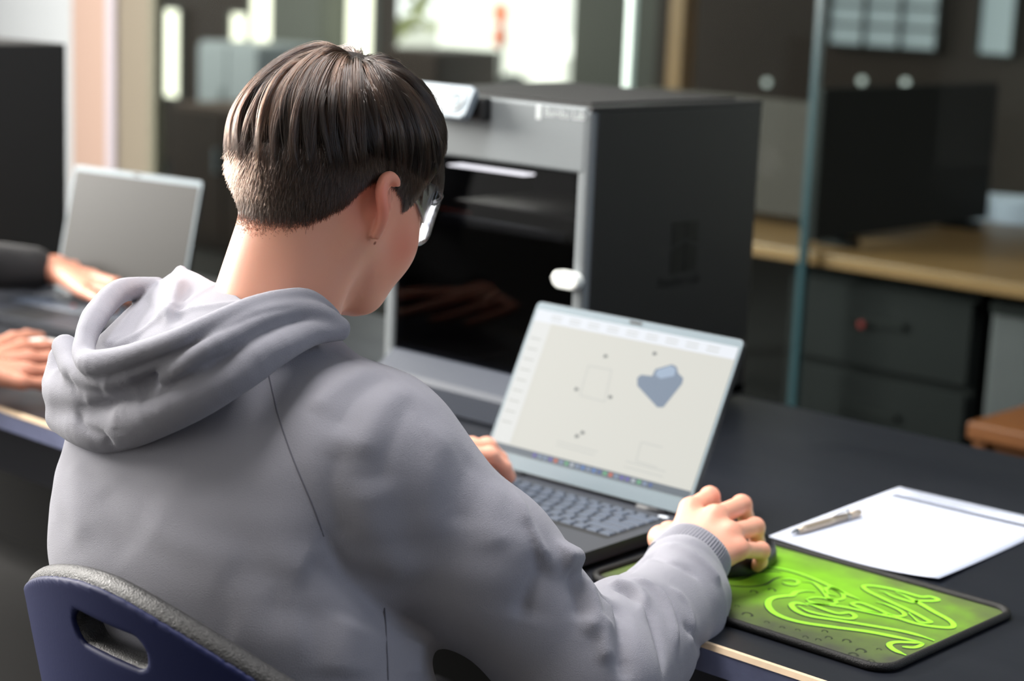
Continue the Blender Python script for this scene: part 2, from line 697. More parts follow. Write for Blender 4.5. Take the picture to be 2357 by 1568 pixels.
def blob_tree(label, x, y, h, r, col, n=38):
    t = empty('street_tree', (x, y, -0.2))
    tag(t, label, 'tree', 'trees on the street outside')
    tube('trunk', [(0, 0, 0), (0.03, 0, h * 0.5), (-0.05, 0.05, h)], [0.12, 0.09, 0.05], mat('bark', srgb(70, 60, 50), 0.9), t)
    V, Fc = [], []
    for i in range(n * 14):
        c = Vector((rng.gauss(0, r * .55), rng.gauss(0, r * .5), h + rng.gauss(0, r * .5)))
        a = Vector((rng.uniform(-1, 1), rng.uniform(-1, 1), rng.uniform(-1, 1))).normalized() * 0.13
        b = a.orthogonal().normalized() * 0.08
        k = len(V)
        V += [c - a, c + b, c + a, c - b]
        Fc.append((k, k + 1, k + 2, k + 3))
    o = pydata('foliage', V, Fc, mat('leaf_%s' % label[:5], col, 0.6), t)
    o['kind'] = 'stuff'


for (pxx, Y, h, r, c, lb) in ((1050, 14.2, 1.9, 0.9, srgb(110, 116, 70), 'green leafy tree beside the white van'),
                              (1262, 21.0, 2.0, 1.3, srgb(90, 96, 70), 'darker leafy tree beyond the white van')):
    blob_tree(lb, at_y(pxx, 60, Y)[0], Y, h, r, c)
M_orange = mat('orange_sign', srgb(226, 130, 100), 0.5)
for k, (a, b, lb) in enumerate(((1152, 30, 'round orange road sign, the upper one on its post'), (1150, 85, 'round orange road sign, the lower one on its post'))):
    p = at_y(a, b, 10.0 + 0.3 * k)
    s = empty('road_sign', (p[0], p[1], -0.2))
    tag(s, lb, 'sign', 'orange road signs outside')
    lathe('disc', [(0.07, -0.01), (0.09, -0.005), (0.09, 0.005), (0.07, 0.01)], M_orange, s, loc=(0, 0, p[2] + 0.2), rot=(PI / 2, 0, 0))
    if True:
        tube('post', [(0, 0.03, 0), (0, 0.03, p[2] + 0.2)], 0.02, M_frame_dark, s)

# wooden post, wooden desk and dark furniture on the other side of the glass
M_oak = mat('oak_veneer', srgb(120, 90, 58), 0.35, var=0.15, vscale=9)
M_oak2 = mat('amber_wood', srgb(96, 58, 24), 0.5, var=0.3, vscale=14)
M_black = mat('black_laminate', srgb(17, 17, 16), 0.7, spec=0.25)
M_black2 = mat('black_matte', srgb(10, 10, 10), 0.7, spec=0.25)
pa, pb = at_y(1536, 100, 3.9), at_y(1570, 100, 3.9)
struct(box('trim_5', (pa[0], 3.9, 0), (pb[0], 3.98, 3.0), M_oak, bevel=0.004), 'slim tan wooden post behind the glass')
desk = empty('wooden_desk', (-1.3, 2.95, 0))
tag(desk, 'oak-topped desk behind the glass partition', 'desk')
box('desktop', (-1.75, -0.60, 0.718), (1.9, 0.75, 0.75), M_oak, desk, bevel=0.004)
for x in (-1.65, 1.8):
    for y in (-0.52, 0.67):
        box('leg', (x - 0.03, y - 0.03, 0), (x + 0.03, y + 0.03, 0.718), M_black2, desk)
bd = empty('pin_board', (-1.55, 2.66, 0.75))
tag(bd, 'brown upright board at the back of the oak desk, beside the black divider', 'board')
box('panel', (-0.36, -0.012, 0.03), (0.36, 0.012, 0.33), mat('board_brown', srgb(44, 34, 27), 0.7, var=0.3, vscale=3), bd, bevel=0.004)
for x in (-0.3, 0.3):
    box('foot', (x - 0.02, -0.06, 0.0), (x + 0.02, 0.06, 0.03), M_black2, bd)
dv = empty('desk_divider', (-1.155, 2.8, 0.75))
tag(dv, 'tall black divider panel standing across the oak desk', 'divider')
box('panel', (-0.012, -0.42, 0.02), (0.012, 0.42, 0.385), M_black, dv, bevel=0.004)
for y in (-0.3, 0.3):
    box('foot', (-0.05, y - 0.02, 0.0), (0.05, y + 0.02, 0.02), M_black2, dv)
pc = empty('drawer_cabinet', (-0.98, 2.42, 0))
tag(pc, 'black drawer cabinet under the oak desk', 'cabinet')
box('body', (-0.26, 0.02, 0.0), (0.26, 0.55, 0.70), M_black2, pc, bevel=0.006)
for k in range(3):
    d = box('drawer', (-0.25, 0.0, 0.04 + 0.22 * k), (0.25, 0.02, 0.24 + 0.22 * k), M_black2, pc, bevel=0.003)
    box('handle', (-0.08, -0.012, 0.15 + 0.22 * k), (0.08, 0.0, 0.162 + 0.22 * k), M_black, d)
lathe('indicator_lamp', [(0.006, -0.004), (0.009, 0.0), (0.006, 0.004)], mat('red_led', srgb(120, 20, 20), 0.4, emit=srgb(170, 20, 20), estr=0.10), pc, n=12,
      loc=(at_y(1980, 748, 2.40)[0] + 0.98, -0.016, at_y(1980, 748, 2.40)[2]), rot=(PI / 2, 0, 0))
gp = at_y(2230, 690, 2.42)
gt = empty('grey_bin', (gp[0] + 0.12, 2.5, 0))
tag(gt, 'tall grey waste bin beside the black drawer cabinet', 'bin')
prism('body', rrect(-0.07, -0.07, 0.07, 0.07, 0.02), 0.0, 0.66, mat('mid_grey_plastic', srgb(66, 64, 66), 0.6), gt, bevel=0.004)
prism('lid', rrect(-0.075, -0.075, 0.075, 0.075, 0.02), 0.66, 0.69, M_black, gt, bevel=0.006)
wb = at_y(2250, 935, 2.0)
wbx = empty('wooden_stool', (wb[0] + 0.215, 2.02, 0))
tag(wbx, 'amber wooden block stool behind the end of the black table', 'stool')
box('seat', (-0.16, -0.16, wb[2] - 0.035), (0.16, 0.16, wb[2]), M_oak2, wbx, bevel=0.005)
for x in (-0.14, 0.14):
    box('side_panel', (x - 0.015, -0.14, 0.0), (x + 0.015, 0.14, wb[2] - 0.035), M_oak2, wbx, bevel=0.003)
box('front_panel', (-0.13, -0.13, 0.05), (0.13, -0.11, wb[2] - 0.035), M_oak2, wbx)
M_paper = mat('white_paper', srgb(206, 213, 230), 0.75)
ps = at_z(2300, 500, 0.75)
o = box('paper_stack', (-0.15, -0.11, 0.0), (0.15, 0.11, 0.06), M_paper, None, bevel=0.004, loc=(ps[0] + 0.10, ps[1] - 0.02, 0.75), rot=(0, 0, 0.3))
tag(o, 'white block of paper at the back of the oak desk', 'paper')

M_led = mat('small_led', (0.9, 0.95, 0.92, 1), 0.4, emit=(0.9, 1.0, 0.93, 1), estr=0.5)
for a, c, lb in ((1767, 190, 'tiny round white light above the back corner of the printer'), (1986, 186, 'tiny round white light above the left half of the black divider'),
                 (2086, 190, 'tiny round white light above the middle of the black divider')):
    p = at_y(a, c, 6.484)
    o = lathe('spot_light', [(0.012, 0.0), (0.018, 0.004), (0.018, 0.012), (0.012, 0.016)], M_led, None, n=12, loc=tuple(p), rot=(PI / 2, 0, 0))
    tag(o, lb, 'light', 'tiny lights on the end wall')

# ------------------------------------------------------------------ the black table
M_top = mat('black_tabletop', srgb(26, 29, 36), 0.32, spec=0.6, bump=0.04, bscale=60)
nt = M_top.node_tree
b = nt.nodes['Principled BSDF']
n = nt.nodes.new('ShaderNodeTexNoise')
n.inputs['Scale'].default_value = 9
n.inputs['Detail'].default_value = 8
r_ = nt.nodes.new('ShaderNodeMapRange')
r_.inputs['To Min'].default_value = 0.26
r_.inputs['To Max'].default_value = 0.46
nt.links.new(n.outputs['Fac'], r_.inputs['Value'])
nt.links.new(r_.outputs['Result'], b.inputs['Roughness'])
M_band = mat('blue_grey_edge', srgb(132, 138, 172), 0.5, var=0.25, vscale=40, bump=0.2, bscale=90)
M_arris = mat('worn_ply_edge', srgb(226, 200, 168), 0.6, var=0.15, vscale=50)
M_navy_metal = mat('navy_steel', srgb(16, 18, 30), 0.5)
table = empty('work_table', (-0.8, 0.46, 0))
tag(table, 'long black worktable with pale worn front edge', 'table')
TX0, TX1 = -2.1, 2.1
box('tabletop', (TX0, -0.455, 0.722), (TX1, 0.47, 0.75), M_top, table, bevel=0.0015)
box('edge_band', (TX0, -0.4605, 0.7215), (TX1, -0.4552, 0.7455), M_band, table)
prism('worn_arris', [(-0.4612, 0.7456), (-0.4550, 0.7456), (-0.4530, 0.7503), (-0.4580, 0.7503)], TX0, TX1, M_arris, table, plane='yz')
box('shade_panel', (TX0 + 0.05, 0.38, 0.08), (TX1 - 0.05, 0.395, 0.70), M_black2, table)  # dark sheet added to stand for the shade under the table
box('apron', (TX0 + 0.05, -0.42, 0.64), (TX1 - 0.05, -0.40, 0.72), M_navy_metal, table)
for x in (TX0 + 0.08, 0.95, TX1 - 0.08):
    for y in (-0.40, 0.42):
        box('leg', (x - 0.025, y - 0.025, 0), (x + 0.025, y + 0.025, 0.722), M_navy_metal, table, bevel=0.003)

# ------------------------------------------------------------------ laptops
M_graph = mat('graphite_plastic', srgb(52, 55, 62), 0.42, bump=0.05, bscale=900)
M_key = mat('key_plastic', srgb(76, 85, 100), 0.38)
M_well = mat('keyboard_well', srgb(24, 25, 28), 0.5)
M_bezel = mat('screen_bezel', srgb(112, 126, 134), 0.35)
M_red = mat('red_rubber', srgb(200, 40, 50), 0.5)
M_legend = mat('white_legend', srgb(205, 212, 220), 0.5)
M_lidback = mat('lid_black', srgb(28, 29, 32), 0.4)
M_hinge = mat('hinge_metal', srgb(40, 42, 46), 0.5)


def flat_poly(name, pts, z, m, parent):
    return pydata(name, [(a, b_, z) for a, b_ in pts], [tuple(range(len(pts)))], m, parent)


KEY_MESH = {}


def key_mesh(wd, hd, m):
    k = (round(wd, 4), round(hd, 4), m.name)
    if k not in KEY_MESH:
        bm = bmesh.new()
        t = 0.0012
        lo = [bm.verts.new((x * wd / 2, y * hd / 2, 0)) for x, y in ((-1, -1), (1, -1), (1, 1), (-1, 1))]
        hi = [bm.verts.new((x * (wd / 2 - t), y * (hd / 2 - t), 0.0016)) for x, y in ((-1, -1), (1, -1), (1, 1), (-1, 1))]
        bm.faces.new(hi)
        for i in range(4):
            bm.faces.new([lo[i], lo[(i + 1) % 4], hi[(i + 1) % 4], hi[i]])
        me = bpy.data.meshes.new('key')
        bm.to_mesh(me)
        bm.free()
        me.materials.append(m)
        KEY_MESH[k] = me
    return KEY_MESH[k]


def make_laptop(label, loc, rz, la, w=0.3175, d=0.227, hl=0.222, screen_mat=None):
    r = empty('laptop', loc, rz)
    tag(r, label, 'laptop')
    base = prism('base', rrect(-w, -d, 0, 0, 0.009), 0.002, 0.0165, M_graph, r, bevel=0.0018)
    for a in (-w + 0.03, -0.03):
        for b_ in (-d + 0.02, -0.02):
            box('foot', (a - 0.012, b_ - 0.004, 0.0), (a + 0.012, b_ + 0.004, 0.003), M_well, r)
    kx0, kx1, ky1 = -w + 0.018, -0.018, -0.024
    prism('keyboard_well', rrect(kx0 - 0.003, ky1 - 0.108, kx1 + 0.003, ky1 + 0.003, 0.003), 0.0160, 0.01665, M_well, r)
    rows = [(0.0095, [1] * 16), (0.0172, [1] * 13 + [2]), (0.0172, [1.5] + [1] * 12 + [1.5]), (0.0172, [1.75] + [1] * 11 + [2.25]),
            (0.0172, [2.25] + [1] * 10 + [2.75]), (0.0172, [1, 1, 1, 1, 5, 1, 1, 1, 1, 1, 1])]
    y = ky1
    for hgt, ws in rows:
        u = (kx1 - kx0) / sum(ws)
        x = kx0
        for q in ws:
            ko = bpy.data.objects.new('key', key_mesh(q * u - 0.0034, hgt - 0.0030, M_key))
            link(ko, base)
            ko.location = (x + q * u / 2, y - hgt / 2, 0.0167)
            x += q * u
        y -= hgt + 0.0008
    lathe('pointing_stick', [(0.0035, 0), (0.0042, 0.001), (0.004, 0.0024), (0.002, 0.003)], M_red, r, n=14, loc=(-w * 0.565, ky1 - 0.058, 0.0167))
    prism('touchpad', rrect(-w * 0.5 - 0.075, -d + 0.012, -w * 0.5 + 0.035, -d + 0.072, 0.004), 0.0162, 0.01672, M_well, r)
    for k in range(3):
        a = -w * 0.5 - 0.075 + k * 0.037
        prism('touchpad_button', rrect(a, -d + 0.075, a + 0.035, -d + 0.088, 0.002), 0.0164, 0.0172, M_well, r)
    prism('power_key', rrect(-0.030, -0.0195, -0.017, -0.0125, 0.003), 0.0164, 0.0173, M_legend, r)
    lid = prism('lid', rrect(-w, 0.004, 0, hl, 0.007), -0.0075, 0.0, M_lidback, r, bevel=0.0015)
    lid.location = (0, -0.004, 0.0165)
    lid.rotation_euler = (la, 0, 0)
    prism('bezel', rrect(-w + 0.0008, 0.005, -0.0008, hl - 0.0008, 0.006), 0.0, 0.0006, M_bezel, lid)
    for a in (-w + 0.05, -0.05):
        tube('hinge', [(a - 0.02, -0.003, 0.0165), (a + 0.02, -0.003, 0.0165)], 0.0045, M_hinge, r)
    box('webcam_shutter', (-w / 2 - 0.009, hl - 0.0062, 0.0006), (-w / 2 + 0.009, hl - 0.0028, 0.0012), M_well, lid)
    scr = None
    if screen_mat:
        scr = prism('screen', [(-w + 0.005, 0.024), (-0.005, 0.024), (-0.005, hl - 0.0105), (-w + 0.005, hl - 0.0105)], 0.0006, 0.0010, screen_mat, r)
        scr.location = lid.location
        scr.rotation_euler = lid.rotation_euler
    return r, lid, scr


def emis(name, r, g, b_, k=1.0):
    return mat(name, (0.02, 0.02, 0.02, 1), 0.45, spec=0.2, emit=srgb(r, g, b_), estr=k)


LR = (0.093, 0.271, 0.7535)
LRZ, LLA, LW, LH = 0.031, 1.109, 0.3175, 0.222
M_scr = emis('screen_page', 216, 216, 208, 0.78)
lap, lid, scr = make_laptop('open black laptop showing a blue part drawing, in front of the grey-hooded person', LR, LRZ, LLA, screen_mat=M_scr)
bpy.context.view_layer.update()
LIDM = np.array(scr.matrix_world)


def lid_uv(x, y):
    o_, nrm = LIDM[:3, 3] + LIDM[:3, 2] * 0.001, LIDM[:3, 2]
    d = ray(x, y)
    t = ((o_ - CAM) @ nrm) / (d @ nrm)
    q = CAM + d * t - LIDM[:3, 3]
    return float(q @ LIDM[:3, 0]), float(q @ LIDM[:3, 1])


E_tool = emis('screen_toolbar', 228, 233, 240, 0.84)
E_side = emis('screen_sidebar', 222, 224, 222, 0.81)
E_blue = emis('screen_blue_part', 122, 142, 166, 0.68)
E_blue2 = emis('screen_blue_part_light', 150, 170, 194, 0.85)
E_line = emis('screen_line', 188, 190, 186, 0.85)
E_mark = emis('screen_mark', 120, 126, 128, 0.6)
E_task = emis('screen_taskbar', 92, 104, 116, 0.8)
zz = 0.00115
flat_poly('toolbar', [(-LW + 0.005, 0.196), (-0.005, 0.196), (-0.005, LH - 0.0105), (-LW + 0.005, LH - 0.0105)], zz, E_tool, scr)
flat_poly('sidebar', [(-LW + 0.005, 0.034), (-LW + 0.034, 0.034), (-LW + 0.034, 0.196), (-LW + 0.005, 0.196)], zz, E_side, scr)
flat_poly('taskbar', [(-LW + 0.005, 0.024), (-0.005, 0.024), (-0.005, 0.033), (-LW + 0.005, 0.033)], zz, E_task, scr)
part_px = [(1467, 870), (1476, 863), (1501, 866), (1509, 850), (1547, 839), (1558, 845), (1561, 859), (1573, 871), (1570, 884), (1527, 938), (1513, 938), (1467, 888)]
flat_poly('part_drawing', [lid_uv(*p) for p in part_px], zz + 0.0001, E_blue, scr)
flat_poly('part_drawing_face', [lid_uv(*p) for p in [(1513, 852), (1545, 842), (1556, 850), (1552, 866), (1520, 872), (1509, 864)]], zz + 0.0002, E_blue2, scr)


def screen_line(pa, pb, wd, m, name='drawing_line'):
    a, b_ = np.array(lid_uv(*pa)), np.array(lid_uv(*pb))
    t = (b_ - a) / np.linalg.norm(b_ - a)
    nn = np.array([-t[1], t[0]]) * wd / 2
    return flat_poly(name, [tuple(a - nn), tuple(b_ - nn), tuple(b_ + nn), tuple(a + nn)], zz + 0.0001, m, scr)


for pa_, pb_ in (((1355, 842), (1408, 852)), ((1355, 842), (1335, 910)), ((1408, 852), (1392, 925)), ((1335, 910), (1392, 925)), ((1476, 1018), (1524, 1030)), ((1464, 1062), (1512, 1076)),
                 ((1476, 1018), (1464, 1062)), ((1282, 1016), (1375, 1040)), ((1280, 1024), (1368, 1048)), ((1440, 1062), (1532, 1086)), ((1436, 1074), (1526, 1098))):
    screen_line(pa_, pb_, 0.0011, E_line)
for c in ((1394, 821), (1327, 897), (1405, 915), (1328, 1005), (1341, 997), (1507, 815)):
    u_, v_ = lid_uv(*c)
    flat_poly('dimension_mark', [(u_ - 0.0028, v_ - 0.002), (u_ + 0.0028, v_ - 0.001), (u_ + 0.0028, v_ + 0.002), (u_ - 0.0028, v_ + 0.0026)], zz + 0.0001, E_mark, scr)
for k, y_ in enumerate((0.205, 0.2005)):
    for j in range(9):
        a = -LW + 0.03 + j * 0.030
        flat_poly('menu_item', [(a, y_), (a + 0.018, y_), (a + 0.018, y_ + 0.0014), (a, y_ + 0.0014)], zz + 0.0001, E_line, scr)
for j in range(9):
    flat_poly('sidebar_item', [(-LW + 0.009, 0.06 + j * 0.014), (-LW + 0.026, 0.06 + j * 0.014), (-LW + 0.026, 0.0618 + j * 0.014), (-LW + 0.009, 0.0618 + j * 0.014)], zz + 0.0001, E_line, scr)
rc = random.Random(3)
for j in range(22):
    a = -LW + 0.075 + j * 0.0085
    col = rc.choice([(70, 120, 190), (90, 80, 170), (200, 90, 60), (90, 170, 120), (120, 140, 170), (170, 180, 190), (60, 90, 150)])
    flat_poly('taskbar_icon', [(a, 0.0262), (a + 0.005, 0.0262), (a + 0.005, 0.0308), (a, 0.0308)], zz + 0.0001, emis('icon_%d_%d_%d' % col, *col, 0.8), scr)
t_ = text_mesh('palm_rest_lettering', 'ThinkPad', 0.0125, M_legend, lap)
t_.location = (-0.078, -0.197, 0.0166)
t_.rotation_euler = (0, 0, 0.0)

M_scr2 = mat('dim_laptop_screen', srgb(30, 29, 29), 0.35, spec=0.25, emit=srgb(128, 126, 116), estr=0.16)
lap2, lid2, scr2 = make_laptop('open laptop with a dim grey screen, at the left end of the table', (-1.258, 0.583, 0.7505), 0.14, 1.339, w=0.322, d=0.232, hl=0.237, screen_mat=M_scr2)

# ------------------------------------------------------------------ tall black case at the left
bc = empty('equipment_case', (-1.85, 0.62, 0.75), 0.0)
tag(bc, 'tall matte black equipment case behind the far laptop', 'case')
M_case = mat('case_black', srgb(22, 22, 22), 0.6)
box('body', (-0.45, -0.13, 0.012), (0.0, 0.13, 0.452), M_case, bc, bevel=0.004)
for x in (-0.42, -0.03):
    for y in (-0.1, 0.1):
        box('foot', (x - 0.015, y - 0.015, 0.0), (x + 0.015, y + 0.015, 0.012), M_black2, bc)

# ------------------------------------------------------------------ 3-D printer
M_pgrey = mat('printer_frame_grey', srgb(112, 118, 121), 0.5, metal=0.1)
M_pside = mat('printer_side_black', srgb(30, 30, 31), 0.34)
M_pin = mat('printer_inside_black', srgb(9, 9, 10), 0.6)
M_logo = mat('printer_logo_black', srgb(8, 8, 9), 0.3)
M_ptext = mat('printer_lettering', srgb(190, 196, 198), 0.5)
pr = empty('box_printer', (-0.278, 0.507, 0.75))
tag(pr, 'enclosed grey and black desktop 3D printer standing behind the open laptop', 'printer')
W_, D_, H_ = 0.389, 0.389, 0.457
pin = 0.016
box('side_panel', (-0.012, 0.008, 0.012), (0.0, D_, H_ - 0.004), M_pside, pr, bevel=0.005, seg=3)
box('side_panel', (-W_, 0.008, 0.012), (-W_ + 0.012, D_, H_ - 0.004), M_pside, pr, bevel=0.004)
box('back_panel', (-W_ + 0.012, D_ - 0.012, 0.012), (-0.012, D_, H_ - 0.004), M_pside, pr)
box('floor_panel', (-W_, 0.0, 0.012), (0.0, D_, 0.03), M_pin, pr)
box('top_frame', (-W_, 0.0, H_ - 0.008), (0.0, D_, H_), M_pside, pr, bevel=0.003)
box('top_glass', (-W_ + 0.03, 0.03, H_), (-0.03, D_ - 0.03, H_ + 0.003), M_pin, pr)
box('front_header', (-W_ + 0.006, -0.003, 0.367), (-0.008, 0.018, H_ - 0.001), M_pgrey, pr, bevel=0.004)
box('front_post', (-0.0225, -0.002, 0.012), (-0.001, 0.02, H_ - 0.004), M_pgrey, pr, bevel=0.006, seg=3)
box('front_post', (-W_ + 0.001, -0.002, 0.012), (-W_ + 0.023, 0.02, H_ - 0.004), M_pgrey, pr, bevel=0.006, seg=3)
prism('frame_bar_reflection', [(-0.040, 0.004), (0.02, 0.004), (0.02, 0.075), (-0.002, 0.070), (-0.034, 0.046), (-0.040, 0.038)], -W_ + 0.02, -0.02,
      mat('printer_bar_reflection', srgb(52, 58, 70), 0.5), pr, plane='yz', bevel=0.003)  # bottom frame bar; its added slope gives the door reflection as blue-grey colour
for x in (-W_ + 0.03, -0.03):
    for y in (0.03, D_ - 0.03):
        lathe('foot', [(0.012, 0), (0.014, 0.006), (0.014, 0.013)], M_black2, pr, n=14, loc=(x, y, 0))
door = box('glass_door', (-W_ + 0.024, 0.0, 0.035), (-0.0235, 0.004, 0.365), clear_mat('smoked_glass', (0.34, 0.34, 0.36, 1), 0.0, 0.02, 0.06), pr)
hp = at_y(1299, 644, 0.49)
hb = bmesh.new()
hx, hz = hp[0] + 0.278, hp[2] - 0.75
prism('door_handle', rrect(hx - 0.027, hz - 0.013, hx + 0.021, hz + 0.010, 0.0110, 8), -0.014, -0.0, mat('white_plastic', srgb(232, 236, 232), 0.35), pr, plane='xz', bevel=0.003)
# inside
for (a0, b0, a1, b1, Y, th, nm, mm) in (
        (1030, 378, 1205, 406, 0.60, 0.03, 'light_bar', mat('printer_lamp', (1, 1, 1, 1), 0.4, emit=(1.0, 0.99, 0.95, 1), estr=9.0)),
        (1010, 512, 1300, 538, 0.56, 0.012, 'gantry_rail', mat('rail_grey', srgb(96, 102, 108), 0.35, metal=0.4)),
        (1000, 476, 1082, 494, 0.553, 0.006, 'warning_strip', mat('printer_orange', srgb(190, 78, 44), 0.5)),
        (1232, 350, 1318, 452, 0.57, 0.04, 'tool_head', mat('toolhead_grey', srgb(52, 55, 58), 0.45)),
        (1040, 452, 1200, 492, 0.585, 0.22, 'build_plate', mat('plate_grey', srgb(160, 160, 150), 0.45))):
    pA, pB = at_y(a0, b0, Y), at_y(a1, b1, Y)
    x0, x1 = pA[0] + 0.278, pB[0] + 0.278
    z0, z1 = min(pA[2], pB[2]) - 0.75, max(pA[2], pB[2]) - 0.75
    if nm == 'build_plate':
        z0, z1 = z0, z0 + 0.006
        x0, x1 = -W_ + 0.06, -0.09
    x0, x1 = max(x0, -W_ + 0.02), min(x1, -0.025)
    box(nm, (x0, Y - 0.507, z0), (x1, Y - 0.507 + th, z1), mm, pr, bevel=0.002)
# touch screen tilted on the top left of the header
ts = prism('display', rrect(-0.075, -0.024, 0.075, 0.024, 0.007), 0.0, 0.012, mat('display_silver', srgb(130, 140, 148), 0.4, metal=0.2), pr, bevel=0.003)
sp = at_y(1015, 235, 0.49)
ts.location = (sp[0] + 0.278, -0.026, sp[2] - 0.75)
ts.rotation_euler = (math.radians(62), 0, 0)
sc_ = prism('display_glass', rrect(-0.068, -0.019, 0.028, 0.019, 0.004), 0.012, 0.0126, mat('display_glass', srgb(190, 198, 202), 0.3), ts)
ring = tube('control_dial', [(0.050 + 0.013 * math.cos(a), 0.013 * math.sin(a), 0.0128) for a in np.linspace(0, 2 * PI, 28)[:-1]], 0.0022, M_ptext, ts, n=8, closed=True)
lathe('dial_button', [(0.008, 0.0118), (0.008, 0.0135), (0.006, 0.0142)], mat('dial_grey', srgb(140, 150, 156), 0.3), ts, n=20, loc=(0.050, 0, 0))
box('display_mount', (sp[0] + 0.278 - 0.05, -0.02, sp[2] - 0.75 - 0.02), (sp[0] + 0.278 + 0.085, 0.0, sp[2] - 0.75 + 0.012), M_pside, pr, bevel=0.004)
t_ = text_mesh('header_lettering', 'Bambu Lab', 0.0165, M_ptext, pr)
t_.location = (at_y(1252, 262, 0.503)[0] + 0.278, -0.0034, at_y(1240, 266, 0.503)[2] - 0.75)
t_.rotation_euler = (PI / 2, 0, 0)
lx = at_y(1241, 258, 0.503)
box('header_emblem', (lx[0] + 0.278 - 0.006, -0.0036, lx[2] - 0.75 - 0.010), (lx[0] + 0.278 + 0.003, -0.003, lx[2] - 0.75 + 0.009), M_ptext, pr)


def on_side(x, y):  # pixel -> printer local on the right side panel
    d = ray(x, y)
    q = CAM + d * ((-0.278 + 0.0005 - CAM[0]) / d[0])
    return q[1] - 0.507, q[2] - 0.75


e0, e1 = on_side(1550, 512), on_side(1602, 622)
ey0, ey1, ez0, ez1 = e0[0], e1[0], e1[1], e0[1]
em = (ey0 + ey1) / 2
g_ = 0.0018
for k, poly in enumerate((
        [(ey0, ez1), (em - g_, ez1), (em - g_, (ez0 + ez1) / 2 + 0.012), (ey0, (ez0 + ez1) / 2 + 0.002)],
        [(em + g_, ez1), (ey1, ez1), (ey1, (ez0 + ez1) / 2 + 0.002), (em + g_, (ez0 + ez1) / 2 + 0.012)],
        [(ey0, (ez0 + ez1) / 2 - 0.003), (em - g_, (ez0 + ez1) / 2 + 0.007), (em - g_, ez0), (ey0, ez0)],
        [(em + g_, (ez0 + ez1) / 2 + 0.007), (ey1, (ez0 + ez1) / 2 - 0.003), (ey1, ez0), (em + g_, ez0)])):
    prism('side_emblem', poly, 0.0, 0.0008, M_logo, pr, plane='yz')
t_ = text_mesh('side_lettering', 'Bambu Lab', 0.022, M_logo, pr)
q_ = on_side(1514, 664)
t_.location = (0.0004, q_[0], q_[1])
t_.rotation_euler = (PI / 2, 0, PI / 2)

# ------------------------------------------------------------------ mouse mat with the printed snake emblem
mat_root = empty('mouse_mat', (0.30, 0.185, 0.75))
tag(mat_root, 'green and black mouse mat printed with glowing snakes', 'mouse mat')
MX0, MX1, MY0, MY1 = 0.118 - 0.30, 0.489 - 0.30, 0.058 - 0.185, 0.316 - 0.185
Mm = bpy.data.materials.new('mat_print')
Mm.use_nodes = True
nt = Mm.node_tree
b = nt.nodes['Principled BSDF']
b.inputs['Roughness'].default_value = 0.6
b.inputs['Specular IOR Level'].default_value = 0.3
tc = nt.nodes.new('ShaderNodeTexCoord')
mp = nt.nodes.new('ShaderNodeMapping')
mp.inputs['Location'].default_value = (0.055, -0.035, 0)
mp.inputs['Rotation'].default_value = (0, 0, 0.05)
nt.links.new(tc.outputs['Object'], mp.inputs['Vector'])
ns = nt.nodes.new('ShaderNodeTexNoise')
ns.inputs['Scale'].default_value = 28
ns.inputs['Detail'].default_value = 8
nt.links.new(tc.outputs['Object'], ns.inputs['Vector'])
ln = nt.nodes.new('ShaderNodeVectorMath')
ln.operation = 'MULTIPLY'
ln.inputs[1].default_value = (0.50, 1.20, 0)
nt.links.new(mp.outputs['Vector'], ln.inputs[0])
l2 = nt.nodes.new('ShaderNodeVectorMath')
l2.operation = 'LENGTH'
nt.links.new(ln.outputs['Vector'], l2.inputs[0])
ad = nt.nodes.new('ShaderNodeMath')
ad.operation = 'MULTIPLY_ADD'
ad.inputs[1].default_value = 0.10
nt.links.new(ns.outputs['Fac'], ad.inputs[0])
nt.links.new(l2.outputs['Value'], ad.inputs[2])
cr = nt.nodes.new('ShaderNodeValToRGB')
el = cr.color_ramp.elements
el[0].position, el[0].color = 0.05, srgb(128, 200, 26)
el[1].position, el[1].color = 0.25, srgb(64, 66, 56)
e = el.new(0.12)
e.color = srgb(108, 158, 36)
e = el.new(0.18)
e.color = srgb(88, 108, 50)
nt.links.new(ad.outputs[0], cr.inputs['Fac'])
nt.links.new(cr.outputs['Color'], b.inputs['Base Color'])
prism('cloth_top', rrect(MX0 + .003, MY0 + .003, MX1 - .003, MY1 - .003, 0.022, 8), 0.0, 0.0032, Mm, mat_root)
rim = [(x, y, 0.0042) for x, y in rrect(MX0 + .003, MY0 + .003, MX1 - .003, MY1 - .003, 0.022, 10)]
tube('stitched_rim', rim, 0.0042, mat('mat_rim_black', srgb(10, 10, 11), 0.6, bump=0.6, bscale=700), mat_root, n=10, closed=True)
M_snake = mat('snake_green', srgb(150, 232, 56), 0.45)
M_shade = mat('snake_outline', srgb(34, 44, 22), 0.6)


def crop8(a, c):
    p = at_z(1640 + a * 0.29699, 1260 + c * 0.29699, 0.7535)
    return p[0] - 0.30, p[1] - 0.185


def ribbon(name, pts, wd, m, z, off=(0, 0)):
    P = catmull([crop8(*p) for p in pts], 6)
    T = np.gradient(P, axis=0)
    T /= np.linalg.norm(T, axis=1)[:, None] + 1e-9
    Nn = np.stack([-T[:, 1], T[:, 0]], 1)
    s = np.clip(np.minimum(np.linspace(0, 8, len(P)), np.linspace(8, 0, len(P))), 0.35, 1)[:, None]
    A, Bq = P + Nn * wd / 2 * s + np.array(off), P - Nn * wd / 2 * s + np.array(off)
    keep = (P[:, 0] < MX1 - 0.006) & (P[:, 1] > MY0 + 0.006)
    V = [(x, y, z) for x, y in A] + [(x, y, z) for x, y in Bq]
    n_ = len(P)
    Fc = [(i, i + 1, n_ + i + 1, n_ + i) for i in range(n_ - 1) if keep[i] and keep[i + 1]]
    return pydata(name, V, Fc, m, mat_root)


